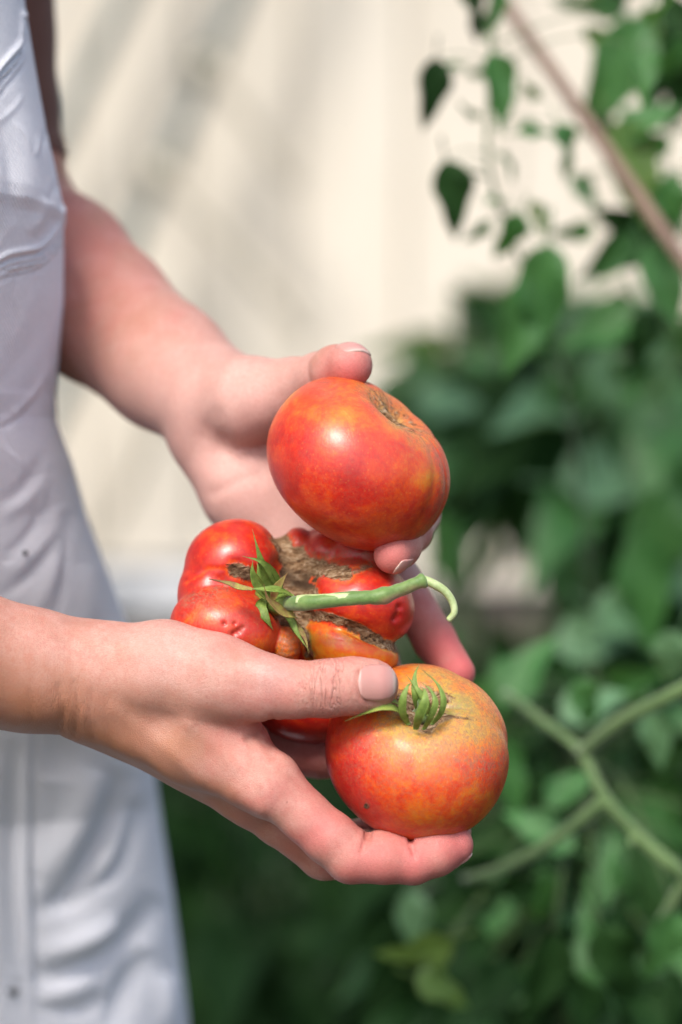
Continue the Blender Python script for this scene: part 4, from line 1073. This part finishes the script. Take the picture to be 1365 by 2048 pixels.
def plant(name, label, stem_px, cloud, heroes=(), mat=LG, group=None, r0=0.006, nleaf=40, size=(0.05, 0.1), cat="plant", stemmat=VINE, mats=None):
    """stem_px: seen points (px,py,w) from top to bottom; continued to the ground. cloud: list of (px,py,w,rx,ry,rw) ellipsoids of leaves."""
    P = [wpt(*q) for q in stem_px]
    foot = P[-1].copy()
    if foot[2] > 0.05:
        foot = np.array([foot[0] + 0.03, foot[1] + 0.03, 0.0]); P.append(foot)
    root = empty(name, P[-1], label=label, category=cat)
    if group: root["group"] = group
    paths = [(P, r0 * 0.6, r0 * 1.2)]
    dense = spline(P, 60)
    bases = []
    for h in heroes: bases.append(ang_leaf(root, *h))
    vol = np.array([c[3] * c[4] for c in cloud], float); vol /= vol.sum() if len(cloud) else 1
    for _ in range(nleaf):
        c = cloud[rng.choice(len(cloud), p=vol)]
        u = rng.normal(size=3); u = u / np.linalg.norm(u) * rng.uniform() ** 0.45
        fx, fy = c[0] + u[0] * c[3], c[1] + u[1] * c[4]
        if 900 < fx < 1040 and 1030 < fy < 1310: continue
        q = wpt(fx, fy, c[2] + u[2] * c[5])
        if q[2] < 0.03: q[2] = 0.03 + 0.05 * rng.uniform()
        k = dense[np.argmin(np.linalg.norm(dense - q, axis=1))]
        out = q - k; out /= np.linalg.norm(out) + 1e-6
        al = out * 0.7 + rng.normal(size=3) * 0.45 + np.array([0, -0.1, -0.35])
        no = np.array([0, -0.35, 0.75]) + rng.normal(size=3) * 0.4
        mm = mat if mats is None else mats[rng.integers(len(mats))]
        place_leaf(root, q, al, no, rng.uniform(*size), mm); bases.append(q)
    for q in bases:
        k = dense[np.argmin(np.linalg.norm(dense - q, axis=1) + 0.4 * np.maximum(0, dense[:, 2] - q[2]))]
        if np.linalg.norm(q - k) > 0.02:
            mid = (k + q) / 2 + np.array([0, 0, 0.1 * np.linalg.norm(q - k)])
            paths.append(([k, mid, q], r0 * 0.35, r0 * 0.18))
    stem_obj(root, paths, stemmat)
    return root

# vine with side shoots close behind the lowest tomato
VN = 265
vine = empty("tomato_vine", wpt(1500, 2300, 260), label="thick pale green vine stem with side shoots right of the lowest tomato", category="vine")
stem_obj(vine, [([wpt(1010, 1385, VN + 60), wpt(1090, 1445, VN + 30), wpt(1162, 1505, VN + 10), wpt(1212, 1598, VN), wpt(1290, 1685, VN), wpt(1372, 1755, VN), wpt(1450, 1860, VN + 40), wpt(1500, 2300, VN + 90)], 0.0021, 0.0042)])
stem_obj(vine, [([wpt(1162, 1506, VN + 10), wpt(1230, 1450, VN - 10), wpt(1300, 1412, VN - 25), wpt(1400, 1362, VN - 40)], 0.0034, 0.0036)], name="side_shoot")
stem_obj(vine, [([wpt(1210, 1600, VN), wpt(1150, 1650, VN + 10), wpt(1080, 1698, VN + 25), wpt(1000, 1738, VN + 45), wpt(930, 1758, VN + 70)], 0.0036, 0.0022)], name="side_shoot")
stem_obj(vine, [([wpt(1372, 1760, VN), wpt(1340, 1815, VN + 10), wpt(1318, 1850, VN + 20)], 0.0034, 0.0024)], name="side_shoot")
stem_obj(vine, [([wpt(1270, 1665, VN), wpt(1262, 1690, VN - 5)], 0.003, 0.0012)], name="side_shoot")
for h in [(1075, 1655, VN + 100, 170, 150, LG, 0.2, -0.5, 0), (1185, 1420, VN + 80, 150, -60, LG, 0.3, 0.3, 1), (1140, 1570, VN + 90, 130, 40, LG, 0.3, .4, 2), (1210, 1740, VN + 80, 150, 80, LG, 0.2, .4, 0),
          (1330, 1330, VN + 60, 160, -110, LB, 0.4, -0.2, 1), (1010, 1780, VN + 90, 150, 200, LD, 0.3, 0.6, 0), (1320, 1480, VN + 60, 150, -75, LB, .3, -.3, 2), (1090, 1810, VN + 110, 150, -85, LG, 0.2, 0.3, 1)]:
    ang_leaf(vine, *h)

# shoot with hanging leaves at upper right, in front of the wall
plant("tomato_plant", "tall plant at upper right whose separate dark leaves hang before the pale wall", [(985, -20, 360), (985, 120, 360), (978, 330, 365), (1040, 520, 400), (1120, 700, 420), (1180, 1200, 640), (1200, 1700, 700)],
      [(1300, 60, 330, 70, 90, 60)],
      heroes=[(960, 150, 370, 70, 200, LG, .2, .6, 1), (1030, 330, 370, 80, -30, LG, .2, .8, 3), (1060, 180, 380, 60, 150, LY, .2, .7, 0), (955, 470, 360, 70, -130, LG, .2, .5, 1), (1080, 440, 380, 80, -60, LY, .2, .5, 2), (1000, 395, 370, 60, 20, LG, .2, .7, 3), (868, 190, 340, 150, -93, LD, 0.1, 0.3, 0), (1002, 185, 350, 165, -75, LG, 0.15, 0.35, 2), (912, 400, 335, 165, -75, LD, 0.1, 0.3, 0), (935, 345, 338, 85, 15, LD, 0.1, 1.0, 0), (1020, 480, 350, 120, -110, LG, 0.2, 0.4, 1),
              (1085, 262, 355, 110, 10, LG, 0.2, 0.9, 0), (1145, 300, 350, 125, -60, LG, 0.1, 0.8, 1), (1085, 610, 370, 250, -95, LG, 0.2, -0.2, 0), (1045, 660, 380, 210, -95, LG, .2, .3, 2), (960, 20, 355, 130, -60, LD, 0.1, 0.6, 1), (900, 135, 350, 85, 20, LG, .1, 1.1, 2), (985, 30, 360, 110, -100, LG, .1, .6, 2), (935, 222, 345, 60, 160, LG, .1, 1.2, 0)],
      nleaf=2, size=(0.03, 0.05), r0=0.0016)
plant("tomato_plant", "tall leafy plant along the right edge with the large broad leaf at its top", [(1420, -40, 440), (1425, 300, 450), (1420, 700, 470), (1410, 1200, 510), (1400, 1800, 570)],
      [(1345, 20, 470, 50, 60, 60), (1345, 480, 470, 50, 80, 60), (1320, 660, 480, 80, 90, 60)],
      heroes=[(1190, 75, 440, 110, 150, LY, .2, .5, 1), (1290, 310, 430, 120, -140, LG, .2, .4, 3), (1180, 390, 450, 110, -40, LB, .2, .5, 0), (1230, 520, 440, 130, -120, LG, .2, .3, 2), (1140, 470, 450, 100, 200, LG, .2, .5, 1), (1300, 50, 430, 110, 100, LY, .2, .5, 3), (1232, 160, 430, 270, -112, LG, 0.1, 0.1, 0), (1275, 350, 430, 230, -62, LY, 0.1, 0.2, 2), (1300, 235, 430, 150, 35, LG, 0.1, 0.4, 2), (1180, 10, 440, 170, 195, LB, .2, .9, 0), (1260, 455, 440, 190, 172, LD, .2, .5, 0), (1235, 265, 445, 150, -20, LD, .2, .5, 1), (1345, 430, 430, 170, -80, LG, .2, .2, 0), (1335, 570, 410, 190, -60, LG, .2, .2, 2), (1330, 90, 440, 150, 60, LD, .2, .4, 2), (1345, 20, 420, 150, 120, LD, .2, .2, 0), (1365, 200, 450, 150, -100, LD, .2, .2, 0), (1250, 20, 440, 140, -30, LG, .2, .6, 1), (1340, 130, 410, 130, -130, LG, .2, .5, 1)],
      nleaf=16, size=(0.035, 0.06), mats=[LG, LD, LG, LB], r0=0.0026)
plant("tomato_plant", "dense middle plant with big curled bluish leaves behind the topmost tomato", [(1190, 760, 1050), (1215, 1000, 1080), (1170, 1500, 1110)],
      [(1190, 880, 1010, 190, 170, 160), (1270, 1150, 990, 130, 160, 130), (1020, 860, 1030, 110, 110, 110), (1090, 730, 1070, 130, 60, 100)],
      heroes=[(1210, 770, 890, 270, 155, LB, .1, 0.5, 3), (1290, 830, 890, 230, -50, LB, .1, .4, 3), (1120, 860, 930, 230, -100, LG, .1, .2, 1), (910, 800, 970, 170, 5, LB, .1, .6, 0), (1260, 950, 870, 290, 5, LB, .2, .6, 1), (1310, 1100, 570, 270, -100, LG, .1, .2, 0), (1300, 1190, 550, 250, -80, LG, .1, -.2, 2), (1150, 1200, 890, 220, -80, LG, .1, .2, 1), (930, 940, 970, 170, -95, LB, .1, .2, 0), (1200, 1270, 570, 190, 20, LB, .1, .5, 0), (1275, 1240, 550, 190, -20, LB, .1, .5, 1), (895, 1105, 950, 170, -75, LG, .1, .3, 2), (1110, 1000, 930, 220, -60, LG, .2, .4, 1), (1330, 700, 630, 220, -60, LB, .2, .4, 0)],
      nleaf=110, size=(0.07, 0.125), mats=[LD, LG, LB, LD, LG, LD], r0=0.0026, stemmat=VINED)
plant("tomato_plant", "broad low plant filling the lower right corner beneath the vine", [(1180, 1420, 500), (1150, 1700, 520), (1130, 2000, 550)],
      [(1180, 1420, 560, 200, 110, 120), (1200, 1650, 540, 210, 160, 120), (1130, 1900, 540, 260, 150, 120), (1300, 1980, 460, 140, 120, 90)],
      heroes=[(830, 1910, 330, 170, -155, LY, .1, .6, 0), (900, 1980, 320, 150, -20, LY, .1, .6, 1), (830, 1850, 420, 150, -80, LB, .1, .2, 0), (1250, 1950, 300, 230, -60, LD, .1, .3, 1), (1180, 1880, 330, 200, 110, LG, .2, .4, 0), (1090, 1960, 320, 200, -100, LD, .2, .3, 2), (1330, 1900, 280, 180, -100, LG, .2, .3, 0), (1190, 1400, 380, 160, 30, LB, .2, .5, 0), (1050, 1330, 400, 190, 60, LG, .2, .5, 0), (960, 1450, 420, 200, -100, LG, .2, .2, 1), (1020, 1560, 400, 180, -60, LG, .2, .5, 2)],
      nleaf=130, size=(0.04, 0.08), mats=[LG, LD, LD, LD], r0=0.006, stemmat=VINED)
plant("shrub", "soft pale green bush in the distance between wall and middle plant", [(920, 620, 1500), (925, 1000, 1560)],
      [(940, 760, 1500, 110, 120, 200), (1080, 640, 1500, 170, 90, 200), (1200, 740, 1500, 170, 140, 200)], nleaf=130, size=(0.08, 0.14), mats=[LY, LG, LB], r0=0.012, cat="shrub")
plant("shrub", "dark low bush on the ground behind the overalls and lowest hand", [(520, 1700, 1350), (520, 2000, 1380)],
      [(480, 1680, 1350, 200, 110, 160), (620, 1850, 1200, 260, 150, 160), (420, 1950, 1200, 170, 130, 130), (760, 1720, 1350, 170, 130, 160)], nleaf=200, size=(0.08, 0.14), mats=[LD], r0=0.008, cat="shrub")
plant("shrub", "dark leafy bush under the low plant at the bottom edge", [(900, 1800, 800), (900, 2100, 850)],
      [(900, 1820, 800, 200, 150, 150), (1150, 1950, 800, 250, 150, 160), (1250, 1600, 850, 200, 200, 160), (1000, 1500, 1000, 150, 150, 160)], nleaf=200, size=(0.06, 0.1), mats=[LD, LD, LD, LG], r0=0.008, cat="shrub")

# stake crossing the upper right corner
A_, B_ = wpt(965, -60, 440), wpt(1352, 500, 380)
u = B_ - A_
foot = B_ + u * ((B_[2]) / -u[2]) if u[2] < 0 else B_
stake = empty("garden_stake", foot, label="pinkish brown cane stake slanting across the upper right corner", category="stake")
V, F = tube(spline([A_ - u * 0.6, A_, B_, foot], 20), np.linspace(0.0028, 0.0048, 20), 10)
put(obj("cane", mesh_from("cane", V, F), CANE), stake)

# ground cover, uncountable
gv = []; gf = []; o = 0
base = LD[0]
for _ in range(9000):
    x, y = rng.uniform(-1.6, 1.9), rng.uniform(1.2, 3.7)
    hgt = rng.uniform(0.03, 0.16); a = rng.uniform(0, 6.28); wd = rng.uniform(0.012, 0.03); L = rng.uniform(0.05, 0.12)
    d = np.array([math.cos(a), math.sin(a), 0]); s = np.array([-d[1], d[0], 0]); c = np.array([x, y, hgt])
    q = [np.array([x, y, -0.01]), c, c + d * L * .5 + s * wd + np.array([0, 0, .02]), c + d * L - np.array([0, 0, .02]), c + d * L * .5 - s * wd + np.array([0, 0, .02])]
    gv += q + [q[0] + s * 0.003]; gf += [(o + 1, o + 2, o + 3, o + 4), (o, o + 5, o + 1)]; o += 6
gm = mesh_from("ground_cover", np.array(gv), gf); attr3(gm, "lc", np.full((len(gv), 3), 0.5))
obj("ground_cover", gm, LEAFD, label="low dark green weeds covering the soil", category="weeds", kind="stuff")

# leafy limb above the frame whose dapple falls on the wall
tree = empty("overhanging_branch", (-2.6, 3.6, 0.0), label="leafy tree limb reaching over the garden above the wall", category="tree")
V, F = merge([tube(spline([(-2.6, 3.6, 0), (-2.5, 3.65, 1.4), (-2.1, 3.75, 2.5), (-1.2, 3.8, 2.75), (-0.2, 3.8, 2.65), (0.5, 3.75, 2.7)], 40), np.linspace(0.07, 0.012, 40), 10),
              tube(spline([(-1.2, 3.8, 2.75), (-0.7, 3.6, 2.45), (-0.2, 3.5, 2.3)], 14), np.linspace(0.02, 0.006, 14), 8), tube(spline([(-0.6, 3.8, 2.7), (-0.4, 3.95, 2.4), (0.1, 4.0, 2.2)], 14), np.linspace(0.018, 0.005, 14), 8)])
put(obj("limb", mesh_from("limb", V, F), wood_mat("bark", (0.10, 0.08, 0.06), (0.16, 0.13, 0.10))), tree)
for cx_, cy_, cz_, n_ in ((-0.75, 3.7, 2.45, 16), (-0.35, 3.85, 2.15, 16), (0.1, 3.95, 2.1, 10), (-0.9, 3.9, 2.2, 14), (-0.1, 3.6, 2.45, 8)):
    for _ in range(n_):
        q = np.array([cx_, cy_, cz_]) + rng.normal(size=3) * np.array([.13, .08, .09])
        place_leaf(tree, q, rng.normal(size=3) + np.array([0, 0, -.5]), np.array([0, 0, 1]) + rng.normal(size=3) * .5, rng.uniform(.09, .15), LG)

# unseen tree added so that its crown keeps the low bed in shade
gt = empty("garden_tree", (-2.3, 1.5, 0.0), label="leafy garden tree standing left of the person beyond the frame", category="tree")
V, F = merge([tube(spline([(-2.3, 1.5, 0), (-2.25, 1.5, 1.2), (-2.1, 1.45, 2.2), (-1.6, 1.4, 2.9), (-1.0, 1.4, 3.15), (-0.5, 1.4, 3.2)], 40), np.linspace(0.09, 0.015, 40), 10),
              tube(spline([(-1.9, 1.43, 2.5), (-1.6, 1.8, 2.9), (-1.1, 2.0, 3.1)], 14), np.linspace(0.03, 0.01, 14), 8), tube(spline([(-1.9, 1.43, 2.5), (-1.7, 1.0, 2.9), (-1.2, 0.8, 3.1)], 14), np.linspace(0.03, 0.01, 14), 8)])
put(obj("trunk", mesh_from("trunk", V, F), wood_mat("tree_bark", (0.10, 0.08, 0.06), (0.16, 0.13, 0.10))), gt)
for _ in range(290):
    u_ = rng.normal(size=3); u_ = u_ / np.linalg.norm(u_) * rng.uniform() ** 0.4
    q = np.array([-0.95, 1.0, 3.15]) + u_ * np.array([0.95, 0.78, 0.3])
    place_leaf(gt, q, rng.normal(size=3) + np.array([0, 0, -.4]), np.array([0, 0, 1]) + rng.normal(size=3) * .4, rng.uniform(.22, .34), LG)
